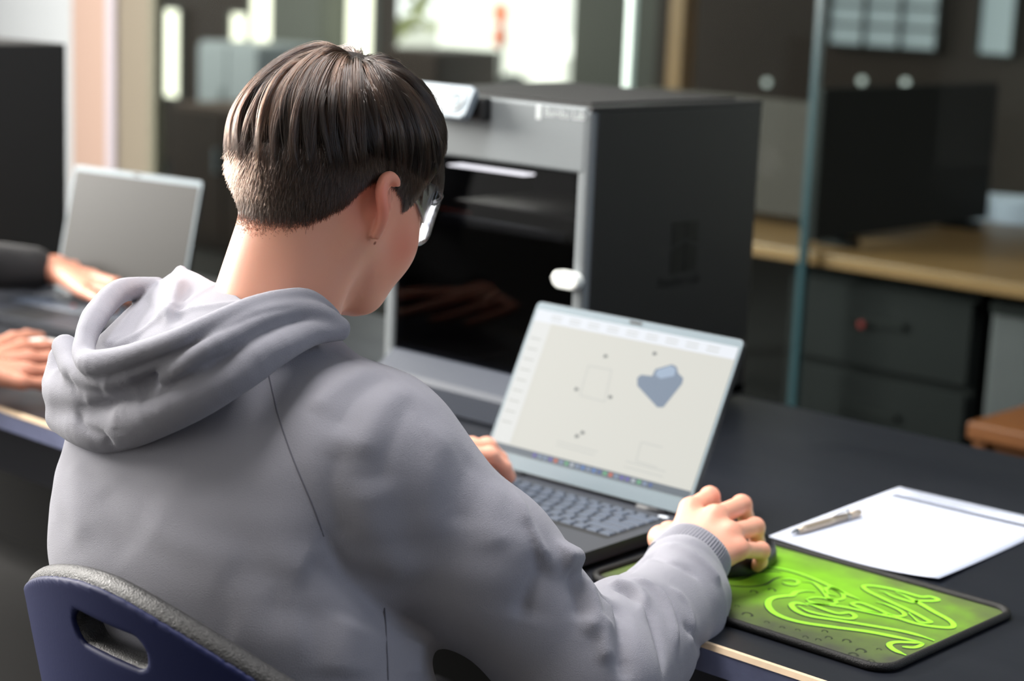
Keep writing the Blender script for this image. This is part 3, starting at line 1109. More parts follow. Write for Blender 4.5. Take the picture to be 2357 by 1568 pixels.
SNAKE = [
    ([(330, 185), (400, 160), (470, 155), (580, 175), (700, 210), (830, 262), (950, 318), (1060, 370), (1140, 402)], 0.0042),
    ([(1290, 340), (1330, 345), (1400, 380), (1500, 410), (1560, 425), (1600, 415), (1700, 415), (1750, 405), (1690, 382), (1610, 382), (1480, 345), (1330, 310), (1220, 296), (1170, 302), (1200, 335), (1300, 385), (1420, 440), (1560, 505), (1660, 560), (1690, 580), (1610, 580), (1560, 545), (1520, 505)], 0.0042),
    ([(1420, 345), (1500, 380), (1600, 430), (1720, 500), (1830, 560), (1868, 600), (1840, 622), (1700, 612), (1560, 585), (1440, 548), (1300, 520), (1150, 488), (1000, 458), (850, 440), (730, 428)], 0.0048),
    ([(800, 342), (720, 336), (650, 346), (615, 372), (560, 376), (480, 388), (438, 412), (432, 450), (470, 500), (560, 545), (700, 582), (900, 612), (1200, 652), (1400, 690), (1560, 722), (1630, 742)], 0.0055),
    ([(740, 448), (690, 436), (640, 430), (612, 448), (650, 490), (750, 530), (950, 562), (1200, 602), (1450, 645), (1600, 682), (1720, 722)], 0.0050),
    ([(720, 432), (800, 455), (900, 492), (980, 512), (1060, 506), (1105, 530), (1080, 552), (1000, 546), (850, 520), (740, 492), (665, 455)], 0.0044),
    ([(1270, 422), (1350, 442), (1440, 480), (1490, 520), (1450, 534), (1370, 518), (1270, 474), (1150, 430), (1082, 436), (1130, 462), (1260, 505), (1400, 525)], 0.0040),
    ([(1640, 745), (1520, 735), (1410, 735), (1370, 756), (1410, 795), (1500, 835)], 0.0050),
    ([(1640, 745), (1570, 775), (1470, 770)], 0.0040),
    ([(540, 250), (600, 245), (665, 262), (640, 290), (580, 284), (540, 268)], 0.0034),
    ([(700, 262), (780, 272), (830, 310), (868, 352), (905, 398), (970, 406), (1016, 390), (1000, 350), (925, 312), (880, 320), (892, 356), (960, 372)], 0.0038),
    ([(725, 402), (800, 386), (900, 400), (962, 424), (900, 440), (780, 428), (725, 402)], 0.0036),
]
for pts, wd in SNAKE:
    ribbon('printed_outline', pts, wd * 1.3, M_shade, 0.00330, (0.0012, -0.0030))
    ribbon('printed_snake', pts, wd * 1.2, M_snake, 0.00345)
for pts in ([(150, 255), (250, 240), (350, 200), (480, 186), (540, 195)], [(90, 290), (250, 305), (400, 290), (480, 245), (545, 226)]):
    ribbon('printed_outline', pts, 0.0028, M_shade, 0.0034)
rd = random.Random(8)
for (a, c) in ((120, 485), (270, 520), (420, 580), (520, 680), (660, 640), (720, 695), (800, 775), (910, 820), (1040, 725), (250, 600), (320, 345), (460, 330), (820, 715), (1090, 830),
               (1290, 790), (130, 390), (190, 455), (600, 560), (900, 700), (1150, 800), (1230, 880), (540, 620), (870, 650), (1010, 880)):
    s = rd.uniform(0.5, 1.2)
    ribbon('printed_droplet', [(a - 36 * s, c + 4), (a - 20 * s, c - 12 * s), (a + 12 * s, c - 10 * s), (a + 34 * s, c + 6 * s), (a + 20 * s, c + 14 * s)], 0.0022 * s, M_shade, 0.0034)

# ------------------------------------------------------------------ computer mouse under the hand
mouse = empty('computer_mouse', (0.205, 0.222, 0.7535), 0.12)
tag(mouse, 'black computer mouse under the hand on the green mat', 'mouse')
M_mouse = mat('mouse_black', srgb(18, 18, 19), 0.4)


def f_mouse(p):
    d = sd_ell(p, (0, 0, 0.004), (0.031, 0.058, 0.034))
    d = smin(d, sd_ell(p, (0, -0.015, 0.008), (0.030, 0.042, 0.030)), 0.01)
    return smax(d, -p[:, 2] + 0.0005, 0.004)


sdf_obj('body', f_mouse, (-0.045, -0.07, -0.01), (0.045, 0.07, 0.05), 0.003, M_mouse, mouse)
lathe('scroll_wheel', [(0.006, -0.004), (0.011, -0.003), (0.011, 0.003), (0.006, 0.004)], M_well, mouse, n=18, loc=(0, 0.03, 0.026), rot=(0, PI / 2, 0))
box('button_seam', (-0.0008, 0.012, 0.026), (0.0008, 0.05, 0.0335), M_well, mouse)

# ------------------------------------------------------------------ sheet of paper and pen
cs = [at_z(1768, 1238, 0.7515), at_z(2160, 1340, 0.7515), None, at_z(2070, 1122, 0.7515)]
pa_, pd_ = cs[0], cs[3]
pb_ = cs[1]
pc_ = pb_ + (pd_ - pa_)
V, Fc = [], []
N1, N2 = 14, 18
for j in range(N2 + 1):
    for i in range(N1 + 1):
        s, t = i / N1, j / N2
        q = pa_ * (1 - s) * (1 - t) + pb_ * s * (1 - t) + pc_ * s * t + pd_ * (1 - s) * t
        z = 0.7512 + 0.006 * max(0, s - 0.55) ** 2 * 4 * (1 - t) ** 3 + 0.0015 * math.sin(3 * s + 1) * (1 - t) + 0.0008
        # the near edge is slightly bowed
        q = q + (pa_ - pd_) * 0.030 * math.sin(PI * s) * (1 - t)
        V.append((q[0], q[1], z))
for j in range(N2):
    for i in range(N1):
        k = j * (N1 + 1) + i
        Fc.append((k, k + 1, k + N1 + 2, k + N1 + 1))
sheet = empty('paper_sheet', (0.27, 0.5, 0.75))
tag(sheet, 'white printed sheet of paper lying on the black table', 'paper')
po = pydata('page', [(x - 0.27, y - 0.5, z - 0.75) for x, y, z in V], Fc, M_paper, sheet, smooth=True)
sm = po.modifiers.new('thickness', 'SOLIDIFY')
sm.thickness = 0.0004
sm.offset = -1


def page(s, t, dz=0.0011):
    q = pa_ * (1 - s) * (1 - t) + pb_ * s * (1 - t) + pc_ * s * t + pd_ * (1 - s) * t
    q = q + (pa_ - pd_) * 0.030 * math.sin(PI * s) * (1 - t)
    z = 0.7512 + 0.006 * max(0, s - 0.55) ** 2 * 4 * (1 - t) ** 3 + 0.0015 * math.sin(3 * s + 1) * (1 - t) + 0.0008
    return (q[0] - 0.27, q[1] - 0.5, z + dz - 0.75)


M_ink = mat('printed_rule', srgb(84, 88, 102), 0.7)
M_ink2 = mat('printed_text', srgb(196, 200, 210), 0.7)


def printed(name, s0, s1, t0, t1, m):
    n_ = 10
    V = [page(s0 + (s1 - s0) * i / n_, t0) for i in range(n_ + 1)] + [page(s0 + (s1 - s0) * i / n_, t1) for i in range(n_ + 1)]
    pydata(name, V, [(i, i + 1, n_ + 2 + i, n_ + 1 + i) for i in range(n_)], m, sheet)


printed('printed_rule', 0.06, 0.93, 0.870, 0.880, M_ink)
printed('printed_rule', 0.06, 0.93, 0.848, 0.858, M_ink)
for k, t in enumerate((0.905, 0.922, 0.94, 0.957)):
    printed('printed_text_line', 0.12, 0.5 + 0.08 * k, t, t + 0.006, M_ink2)
p1, p2 = at_z(1817, 1228, 0.758), at_z(1981, 1179, 0.758)
ax = (p2 - p1) / np.linalg.norm(p2 - p1)
pen = empty('ballpoint_pen', tuple((p1 + p2) / 2))
tag(pen, 'slim beige ballpoint pen lying on the paper sheet', 'pen')
pen.rotation_euler = (0, 0, math.atan2(ax[1], ax[0]))
Lp = np.linalg.norm(p2 - p1) / 2
M_pen = mat('pen_champagne', srgb(196, 180, 160), 0.28, metal=0.55)
M_chrome = mat('pen_chrome', srgb(190, 190, 192), 0.18, metal=1.0)


def rod(name, prof, m):
    o = lathe(name, prof, m, pen, n=16)
    o.rotation_euler = (0, PI / 2, 0)
    return o


rod('barrel', [(0.0034, -Lp + 0.016), (0.0047, -Lp + 0.03), (0.0048, 0.0), (0.0046, Lp - 0.030)], M_pen)
rod('tip', [(0.0007, -Lp), (0.0013, -Lp + 0.003), (0.0034, -Lp + 0.0155)], M_chrome)
rod('collar', [(0.005, Lp - 0.0305), (0.0051, Lp - 0.028), (0.005, Lp - 0.026)], M_chrome)
rod('cap', [(0.0047, Lp - 0.0255), (0.0045, Lp - 0.004), (0.0030, Lp)], M_pen)
tube('clip', [(Lp - 0.027, 0, 0.0045), (Lp - 0.024, 0, 0.0085), (Lp - 0.040, 0, 0.0078), (Lp - 0.058, 0, 0.0058)], 0.0011, M_chrome, pen, n=8)

# ------------------------------------------------------------------ moulded chair
CHX, CHY, CHR = 0.100, -0.497, -0.017
chair = empty('school_chair', (CHX, CHY, 0), CHR)
tag(chair, 'navy moulded chair with black rim and handle slot, under the seated person', 'chair')
M_navy = mat('navy_plastic', srgb(14, 23, 66), 0.62, spec=0.25, bump=0.06, bscale=250)
M_rim = mat('textured_black_plastic', srgb(34, 34, 36), 0.42, bump=0.9, bscale=650, spec=0.6)


def chair_uv(p):
    u = p[:, 0] / 0.219
    yb = 0.052 * np.abs(u) ** 2.0 - (p[:, 2] - 0.70) * 0.193
    zt = 0.878 - 0.072 * np.abs(u) ** 1.7
    return u, yb, zt


def f_shell(p):
    u, yb, zt = chair_uv(p)
    d = np.abs(p[:, 1] - yb) * 0.85 - 0.0115
    d = smax(d, (p[:, 2] - zt) * 0.80, 0.016)
    d = smax(d, (np.abs(u) - 1.0 + 0.10 * np.clip((0.75 - p[:, 2]) / 0.3, 0, 1)) * 0.2, 0.016)
    d = smax(d, 0.42 - p[:, 2], 0.01)
    q = p.copy()
    q[:, 1] = 0
    sl = sd_cone(q, (-0.036, 0, 0.821), (0.036, 0, 0.821), 0.0130, 0.0130)
    return smax(d, -sl, 0.008)


def f_panel(p):
    u, yb, zt = chair_uv(p)
    d = np.abs(p[:, 1] - (yb - 0.0125)) * 0.85 - 0.003
    d = smax(d, (p[:, 2] - zt + 0.009) * 0.85, 0.004)
    d = smax(d, (np.abs(u) - 0.955 + 0.10 * np.clip((0.75 - p[:, 2]) / 0.3, 0, 1)) * 0.2, 0.004)
    d = smax(d, 0.43 - p[:, 2], 0.004)
    q = p.copy()
    q[:, 1] = 0
    sl = sd_cone(q, (-0.037, 0, 0.821), (0.037, 0, 0.821), 0.0150, 0.0150)
    return smax(d, -sl, 0.004)


sdf_obj('rim_shell', f_shell, (-0.25, -0.10, 0.40), (0.25, 0.20, 0.91), 0.0045, M_rim, chair)
sdf_obj('back_panel', f_panel, (-0.25, -0.10, 0.40), (0.25, 0.20, 0.91), 0.0035, M_navy, chair)


def f_seat(p):
    z = 0.43 + 0.06 * (p[:, 0] / 0.2) ** 2 - 0.02 * np.clip(p[:, 1] - 0.3, 0, 1) * 3
    d = np.abs(p[:, 2] - z) * 0.9 - 0.008
    q = np.stack([p[:, 0] / 0.21, (p[:, 1] - 0.20) / 0.22], 1)
    return smax(d, ((q ** 4).sum(1) ** 0.25 - 1) * 0.2, 0.012)


sdf_obj('seat', f_seat, (-0.25, -0.08, 0.36), (0.25, 0.46, 0.54), 0.006, M_navy, chair)
M_leg = mat('chair_leg_steel', srgb(60, 62, 66), 0.35, metal=0.7)
for sx in (-1, 1):
    tube('leg', [(sx * 0.15, 0.10, 0.43), (sx * 0.20, -0.02, 0.0)], 0.011, M_leg, chair)
    tube('leg', [(sx * 0.15, 0.32, 0.43), (sx * 0.20, 0.42, 0.0)], 0.011, M_leg, chair)

# ------------------------------------------------------------------ the seated person
def unit(v):
    v = np.asarray(v, float)
    return v / np.linalg.norm(v)


def sd_tri(p, a, b, c):
    a, b, c = [np.asarray(v, float) for v in (a, b, c)]
    ba, cb, ac = b - a, c - b, a - c
    n_ = np.cross(ba, ac)
    pa, pb, pc = p - a, p - b, p - c

    def ed(v, w):
        t = np.clip((w @ v) / (v @ v), 0, 1)
        q = w - t[:, None] * v
        return (q * q).sum(1)
    ins = (np.sign(pa @ np.cross(ba, n_)) + np.sign(pb @ np.cross(cb, n_)) + np.sign(pc @ np.cross(ac, n_))) < 2
    de = np.minimum(np.minimum(ed(ba, pa), ed(cb, pb)), ed(ac, pc))
    dp = (pa @ n_) ** 2 / (n_ @ n_)
    return np.sqrt(np.where(ins, de, dp))


HYAW, HPIT, HROL = 0.12, 0.50, 0.03
_fh = np.array([-math.sin(HYAW), math.cos(HYAW), 0])
_rh = np.array([math.cos(HYAW), math.sin(HYAW), 0])
HF = math.cos(HPIT) * _fh - math.sin(HPIT) * np.array([0, 0, 1.0])
HU = np.cross(_rh, HF)
HR = math.cos(HROL) * _rh + math.sin(HROL) * HU
HU = np.cross(HR, HF)
HQ = np.stack([HR, HF, HU], 1)          # columns: right, forward, up
HC = at(780, 372, 1.745)
SKIN_H = 0.0026


def to_head(p):
    return (p - HC) @ HQ


def from_head(q):
    return HC + np.asarray(q, float) @ HQ.T


def f_cranium(q):
    d = sd_ell(q, (0, -0.001, 0.004), (0.0735, 0.0915, 0.086))
    d = smin(d, sd_ell(q, (0, -0.030, -0.022), (0.064, 0.066, 0.062)), 0.03)
    d = smin(d, sd_ell(q, (0, 0.030, -0.035), (0.064, 0.062, 0.070)), 0.03)
    return d


def f_ear_local(e):
    """auricle in mirrored head coordinates (as on the right side)"""
    d = sd_poly(e, EAR_RIM, EAR_R)
    for k in range(len(EAR_FAN) - 1):
        d = smin(d, sd_tri(e, EAR_FAN[k], EAR_FAN[k + 1], EAR_MID) - 0.0022, 0.003)
    d = smin(d, sd_ell(e, EAR_BACK, (0.011, 0.012, 0.021)), 0.006)
    d = smax(d, -sd_ell(e, EAR_HOLE, (0.0085, 0.0085, 0.0125)), 0.003)
    return d


NB = at(612, 790, 1.715)     # base of the neck
NT = from_head((0, -0.022, -0.060))


def f_headbase(p):
    q = to_head(p)
    d = f_cranium(q)
    qs = q.copy()
    qs[:, 0] = np.abs(qs[:, 0])
    d = smin(d, sd_ell(q, (0, 0.040, -0.066), (0.052, 0.052, 0.056)), 0.03)              # mid face
    d = smin(d, sd_cone(qs, (0.052, -0.002, -0.066), (0.024, 0.064, -0.104), 0.020, 0.019), 0.024)   # jaw line
    d = smin(d, sd_ell(q, (0, 0.078, -0.107), (0.020, 0.017, 0.015)), 0.016)             # chin
    d = smin(d, sd_ell(qs, (0.036, 0.060, -0.058), (0.024, 0.019, 0.024)), 0.03)         # cheek
    d = smin(d, sd_cone(q, (0, 0.088, -0.022), (0, 0.109, -0.062), 0.008, 0.010), 0.012)  # nose
    d = smin(d, sd_ell(qs, (0.012, 0.100, -0.064), (0.008, 0.008, 0.007)), 0.006)
    d = smax(d, -sd_ell(qs, (0.032, 0.100, -0.018), (0.017, 0.014, 0.011)), 0.010)       # eye sockets
    d = smin(d, sd_ell(qs, (0.031, 0.080, -0.019), (0.0125, 0.0125, 0.0115)), 0.003)     # closed lids
    d = smin(d, sd_ell(q, (0, 0.092, -0.078), (0.021, 0.008, 0.0045)), 0.004)            # lips
    d = smin(d, sd_ell(q, (0, 0.090, -0.086), (0.018, 0.008, 0.0050)), 0.003)
    ne = sd_cone(p, NT, NB, 0.055, 0.060)
    d = smin(d, ne, 0.018)
    # tendons at the side of the neck
    m = from_head((0.052, -0.010, -0.070))
    d = smin(d, sd_cone(p, m, at(716, 770, 1.685), 0.012, 0.010), 0.025)
    return d


# the ear, traced on the photograph at the depth of the side of the head
_de = float((from_head((0.083, -0.022, -0.040)) - CAM) @ CF)


def ear_pt(x, y, dd):
    return to_head(at(x, y, _de + dd)[None])[0]


EAR_RIM = catmull([ear_pt(*v) for v in ((911, 436, .014), (910, 418, .009), (897, 407, .003), (884, 416, -.003), (878, 440, -.006), (880, 468, -.006), (882, 492, -.004), (877, 518, .000), (867, 540, .004))], 3)
EAR_R = np.interp(np.linspace(0, 1, len(EAR_RIM)), [0, .2, .5, .8, 1], [.0036, .0052, .0056, .0050, .0046])
EAR_FAN = EAR_RIM[::3]
EAR_MID = ear_pt(886, 478, .022)
EAR_BACK = ear_pt(868, 478, .014)
EAR_HOLE = ear_pt(903, 448, .016)


def f_head(p):
    d = f_headbase(p)
    q = to_head(p)
    for s in (1, -1):
        k = (q[:, 0] * s > 0.045) & (q[:, 2] < 0.03) & (q[:, 2] > -0.10) & (q[:, 0] * s < 0.125)
        if k.any():
            d[k] = smin(d[k], f_ear_local(q[k] * np.array([s, 1.0, 1.0]) + (np.array([0.006, 0, 0]) if s < 0 else 0.0)), 0.005)
    return d


# ---- right hand on the mouse (pixel + depth traced joints)
def hand_from(wrist, mcps, pips, dips, tips, thumb, rad=(0.0105, 0.0098, 0.0085, 0.0078), wr=0.027):
    """implicit hand: palm as joined metacarpal bars, four fingers of three bones, a thumb"""
    wrist = np.asarray(wrist, float)
    mcps, pips, dips, tips = [np.asarray(a, float) for a in (mcps, pips, dips, tips)]
    sc = (1.0, 1.04, 0.98, 0.86)

    side = unit(mcps[3] - mcps[0])

    def f(p):
        d = None
        for i in range(4):
            w0 = wrist + side * (-0.016 + 0.011 * i)
            b = sd_cone(p, w0, mcps[i], 0.0165, 0.0125 * sc[i])
            d = b if d is None else smin(d, b, 0.016)
        fing = None
        for i in range(4):
            s = sc[i]
            g = sd_cone(p, mcps[i], pips[i], rad[0] * s, rad[1] * s)
            g = smin(g, sd_ell(p, pips[i], (0.0104 * s,) * 3), 0.004)
            g = smin(g, sd_cone(p, pips[i], dips[i], rad[1] * s, rad[2] * s), 0.004)
            g = smin(g, sd_cone(p, dips[i], tips[i], rad[2] * s, rad[3] * s), 0.004)
            fing = g if fing is None else np.minimum(fing, g)
        d = smin(d, fing, 0.006)
        t = np.asarray(thumb, float)
        g = sd_cone(p, t[0], t[1], 0.017, 0.0135)
        g = smin(g, sd_cone(p, t[1], t[2], 0.0125, 0.0112), 0.006)
        g = smin(g, sd_cone(p, t[2], t[3], 0.0112, 0.0088), 0.005)
        d = smin(d, g, 0.010)
        return d
    return f


RW = at(1588, 1283, 1.955)
r_mcp = [at(1590, 1172, 2.005), at(1646, 1190, 1.985), at(1680, 1228, 1.968), at(1700, 1266, 1.955)]
r_pip = [at(1634, 1143, 2.045), at(1707, 1163, 2.035), at(1738, 1214, 2.012), at(1752, 1268, 1.99)]
r_dip = [at(1650, 1176, 2.066), at(1722, 1205, 2.052), at(1742, 1248, 2.030), at(1750, 1293, 2.005)]
r_tip = [at(1655, 1196, 2.075), at(1722, 1226, 2.060), at(1738, 1268, 2.036), at(1743, 1303, 2.012)]
r_thumb = [at(1555, 1262, 1.955), at(1522, 1240, 1.985), at(1540, 1226, 2.020), at(1575, 1222, 2.045)]
f_rhand = hand_from(RW, r_mcp, r_pip, r_dip, r_tip, r_thumb)

# ---- joints of the body
SH_R = at(848, 1066, 1.650)
EL_R = at(1352, 1575, 1.665)
MID_R = at(1118, 1303, 1.652)
FA1, FA2, FA3 = at(1445, 1485, 1.775), at(1548, 1392, 1.874), at(1566, 1325, 1.915)
WR_R = RW
SH_L = np.array([-0.120, -0.300, 0.955])
EL_L = np.array([-0.265, -0.130, 0.800])
WR_L = np.array([-0.212, 0.055, 0.805])
# left hand resting on the left half of the keyboard
_lf = unit(np.array([0.30, 0.95, 0.0]))
_ll = unit(np.cross(_lf, (0, 0, 1)))       # towards the thumb
LW0 = np.array([-0.205, 0.075, 0.802])


def lh(a, b, c):
    return LW0 + _lf * a + _ll * b + np.array([0, 0, c])


l_mcp = [lh(0.085, 0.030, 0.014), lh(0.090, 0.010, 0.017), lh(0.086, -0.010, 0.014), lh(0.078, -0.029, 0.008)]
l_pip = [lh(0.118, 0.036, 0.012), lh(0.128, 0.012, 0.016), lh(0.120, -0.012, 0.012), lh(0.104, -0.034, 0.006)]
l_dip = [lh(0.138, 0.037, -0.004), lh(0.147, 0.012, -0.002), lh(0.139, -0.013, -0.004), lh(0.120, -0.035, -0.006)]
l_tip = [lh(0.146, 0.037, -0.018), lh(0.154, 0.012, -0.018), lh(0.147, -0.013, -0.018), lh(0.127, -0.035, -0.018)]
l_thumb = [lh(0.022, 0.024, -0.004), lh(0.055, 0.048, -0.006), lh(0.080, 0.052, -0.012), lh(0.102, 0.050, -0.018)]
f_lhand = hand_from(LW0, l_mcp, l_pip, l_dip, l_tip, l_thumb)


def f_rarm_skin(p):
    d = sd_cone(p, EL_R, WR_R, 0.036, 0.026)
    return smin(d, f_rhand(p), 0.012)


def f_larm_skin(p):
    d = sd_cone(p, EL_L, LW0, 0.036, 0.026)
    return smin(d, f_lhand(p), 0.012)


# ---- hoodie torso as a loft of rounded cross-sections
BYAW = 0.10
_bx = np.array([math.cos(BYAW), math.sin(BYAW)])
_by = np.array([-math.sin(BYAW), math.cos(BYAW)])
LV = np.array([
    # z,    cx,    cy,    a,     b_back, b_front
    (0.42, 0.115, -0.335, 0.180, 0.095, 0.120),
    (0.60, 0.115, -0.348, 0.180, 0.100, 0.120),
    (0.72, 0.108, -0.372, 0.182, 0.108, 0.126),
    (0.80, 0.078, -0.383, 0.188, 0.116, 0.126),
    (0.85, 0.060, -0.381, 0.188, 0.118, 0.122),
    (0.91, 0.050, -0.370, 0.182, 0.116, 0.112),
    (0.97, 0.042, -0.352, 0.172, 0.106, 0.100),
    (1.010, 0.036, -0.337, 0.148, 0.092, 0.080),
    (1.040, 0.030, -0.324, 0.104, 0.074, 0.060),
    (1.062, 0.024, -0.314, 0.060, 0.050, 0.040)])
_zz = np.linspace(LV[0, 0], LV[-1, 0], 241)
_tab = np.stack([np.interp(_zz, LV[:, 0], LV[:, k]) for k in range(6)], 1)
_ker = np.hanning(33)
_ker /= _ker.sum()
for k in range(1, 6):
    _tab[:, k] = np.convolve(np.pad(_tab[:, k], 16, mode='edge'), _ker, 'valid')
LV = _tab


def f_loft(p):
    z = np.clip(p[:, 2], LV[0, 0], LV[-1, 0])
    cx, cy, a, bb, bf = [np.interp(z, LV[:, 0], LV[:, k]) for k in range(1, 6)]
    dx, dy = p[:, 0] - cx, p[:, 1] - cy
    u = dx * _bx[0] + dy * _bx[1]
    v = dx * _by[0] + dy * _by[1]
    b_ = np.where(v < 0, bb, bf)
    n_ = 2.3
    rho = ((np.abs(u) / a) ** n_ + (np.abs(v) / b_) ** n_ + 1e-12) ** (1 / n_)
    d = (rho - 1) * np.minimum(a, b_) * 0.95
    ez = np.maximum(p[:, 2] - LV[-1, 0], LV[0, 0] - p[:, 2])
    return smax(d, ez, 0.02)


def f_body(p):
    """hoodie without hood and folds"""
    d = f_loft(p)
    d = smin(d, sd_ell(p, SH_R, (0.076, 0.076, 0.072)), 0.05)
    mid = MID_R
    arm = smin(sd_cone(p, SH_R, mid, 0.074, 0.066), sd_cone(p, mid, EL_R, 0.066, 0.059), 0.02)
    d = smin(d, arm, 0.035)
    fore = smin(sd_cone(p, EL_R, FA1, 0.068, 0.064), sd_cone(p, FA1, FA2, 0.062, 0.052), 0.012)
    fore = smin(fore, sd_cone(p, FA2, FA3, 0.052, 0.042), 0.012)
    fore = smin(fore, sd_ell(p, at(1612, 1378, 1.905), (0.030, 0.030, 0.030)), 0.02)
    d = smin(d, fore, 0.02)
    d = smin(d, sd_ell(p, SH_L, (0.066, 0.066, 0.064)), 0.05)
    armL = smin(sd_cone(p, SH_L, EL_L, 0.066, 0.056), sd_cone(p, EL_L, WR_L, 0.054, 0.042), 0.02)
    d = smin(d, armL, 0.03)
    return d


# ---- folds: ridges and creases traced on the cloth, as real relief
def fold_field(base, folds):
    prep = []
    for pts, amp, wd in folds:
        P = trace(base, pts)
        ok = ~np.isnan(P[:, 0])
        if ok.sum() < 2:
            continue
        P = catmull(P[ok], 3) if ok.sum() > 2 else P[ok]
        e = 0.002
        g = np.stack([base(P + np.eye(3)[k] * e) - base(P - np.eye(3)[k] * e) for k in range(3)], 1)
        g = g / (np.linalg.norm(g, axis=1)[:, None] + 1e-9)
        prep.append((P, g, amp, wd))

    def disp(p):
        out = np.zeros(len(p))
        for P, g, amp, wd in prep:
            m_ = 2.6 * wd + 1.2 * abs(amp)
            k = np.flatnonzero(((p > P.min(0) - m_) & (p < P.max(0) + m_)).all(1))
            if not len(k):
                continue
            q = p[k]
            best = np.full(len(k), 1e9)
            tt_ = np.zeros(len(k))
            n_ = len(P) - 1
            for i in range(n_):
                a, ab = P[i], P[i + 1] - P[i]
                t = np.clip(((q - a) @ ab) / (ab @ ab + 1e-12), 0, 1)
                v = q - a - t[:, None] * ab
                h_ = v @ g[i]
                d2 = (v * v).sum(1) - 0.92 * np.where(np.abs(h_) < 0.03, h_ * h_, 0)   # distance measured along the cloth
                w_ = d2 < best
                best[w_] = d2[w_]
                tt_[w_] = (i + t[w_]) / n_
            d = np.sqrt(np.maximum(best, 0))
            tp = np.clip(np.minimum(tt_, 1 - tt_) * 5 + 0.15, 0, 1)
            out[k] += amp * (np.exp(-(d / wd) ** 2) if amp > 0 else np.exp(-np.sqrt(d * d + (0.25 * wd) ** 2) / (0.8 * wd))) * tp
        return out
    return disp


FOLDS = [
    # (pixels, height, half-width) - negative heights are creases
    ([(612, 829), (623, 885), (637, 946), (657, 1008), (684, 1079), (720, 1165), (745, 1235), (770, 1275)], -0.0014, 0.0040),   # raglan seam
    ([(745, 1225), (790, 1300), (850, 1362), (920, 1420), (1000, 1470)], -0.010, 0.010),
    ([(700, 1290), (760, 1320), (830, 1390), (900, 1460)], -0.006, 0.016),
    ([(886, 836), (857, 842), (810, 872), (760, 908), (715, 950)], 0.0042, 0.011),
    ([(905, 862), (850, 890), (800, 940), (770, 1000)], -0.0048, 0.012),
    ([(935, 880), (890, 930), (850, 990), (830, 1060)], 0.0032, 0.012),
    ([(960, 905), (925, 970), (890, 1050), (880, 1130)], -0.0036, 0.013),
    ([(790, 1020), (765, 1100), (770, 1180), (800, 1250)], -0.0050, 0.016),
    ([(850, 1100), (850, 1190), (890, 1280), (950, 1350)], 0.0045, 0.018),
    ([(1030, 980), (1000, 1060), (985, 1150), (1010, 1240)], 0.0030, 0.016),
    ([(1090, 1050), (1060, 1130), (1060, 1220)], -0.0030, 0.015),
    ([(1150, 1110), (1130, 1190), (1150, 1270)], 0.0028, 0.014),
    ([(1180, 1130), (1215, 1200), (1240, 1250), (1262, 1290)], 0.0035, 0.007),
    ([(1205, 1190), (1230, 1255), (1245, 1300)], -0.0030, 0.007),
    ([(1285, 1285), (1320, 1285), (1352, 1305), (1368, 1335)], 0.0130, 0.014),
    ([(1262, 1290), (1240, 1330), (1215, 1380), (1200, 1430)], -0.0085, 0.014),
    ([(1310, 1310), (1318, 1345), (1328, 1385), (1335, 1430)], -0.0045, 0.008),
    ([(1345, 1330), (1360, 1380), (1365, 1420), (1345, 1465)], 0.0065, 0.011),
    ([(1395, 1420), (1390, 1470), (1400, 1530)], 0.0050, 0.010),
    ([(1370, 1338), (1386, 1369), (1423, 1393), (1437, 1426), (1437, 1507), (1440, 1566)], -0.0110, 0.0085),
    ([(1400, 1346), (1440, 1348), (1480, 1372), (1478, 1420)], 0.0048, 0.008),
    ([(1411, 1352), (1452, 1365), (1488, 1397), (1509, 1438), (1521, 1487), (1525, 1545)], -0.0090, 0.0065),
    ([(1440, 1336), (1500, 1352), (1535, 1392), (1548, 1440), (1552, 1500)], 0.0052, 0.009),
    ([(1492, 1345), (1530, 1368), (1555, 1410), (1562, 1460)], -0.0042, 0.0055),
    ([(1540, 1352), (1580, 1390), (1595, 1440), (1590, 1490)], 0.0030, 0.010),
    ([(1427, 1332), (1446, 1302), (1480, 1284), (1530, 1286), (1575, 1304), (1610, 1335)], -0.0050, 0.0070),
    ([(1470, 1262), (1520, 1258), (1580, 1272), (1630, 1310), (1658, 1350)], 0.0052, 0.009),
    ([(1575, 1440), (1610, 1478), (1625, 1500)], -0.0050, 0.008),
    ([(330, 1180), (400, 1235), (480, 1290), (540, 1330)], 0.0034, 0.022),
    ([(240, 1120), (260, 1200), (300, 1290)], -0.0030, 0.022),
    ([(430, 1090), (500, 1160), (580, 1260), (620, 1360)], -0.0026, 0.026),
    ([(580, 1060), (640, 1160), (680, 1260), (690, 1360)], 0.0026, 0.024),
    ([(170, 1060), (175, 1150), (190, 1260)], 0.0030, 0.018),
    ([(520, 1440), (620, 1470), (720, 1460)], 0.0034, 0.022),
    ([(600, 1390), (700, 1410), (800, 1430)], -0.0030, 0.018),
    ([(885, 1410), (890, 1490), (893, 1566)], -0.0010, 0.0040),
    ([(820, 1420), (800, 1490), (790, 1566)], 0.0040, 0.022),
    ([(960, 1470), (950, 1510), (955, 1566)], 0.0040, 0.014),
]


def wrinkle(p):
    x, y, z = p[:, 0], p[:, 1], p[:, 2]
    return (np.sin(37 * x + 9 * np.sin(21 * z)) * np.sin(31 * y + 17 * z + 4 * np.sin(15 * x)) * 0.0014
            + np.sin(83 * x - 40 * z + 5 * np.sin(33 * y)) * np.sin(71 * y + 52 * z) * 0.0005)


def fold_scale(p_, a_, w_):
    x_ = np.mean([q[0] for q in p_])
    if x_ > 1180:       # sharp creases of the bent sleeve
        return p_, a_ * (1.2 if a_ > 0 else 1.7), w_ * 0.8
    return p_, a_ * (0.9 if x_ > 700 else 0.6), w_


FOLDS = [fold_scale(*v) for v in FOLDS]
fold_d = fold_field(f_body, FOLDS)


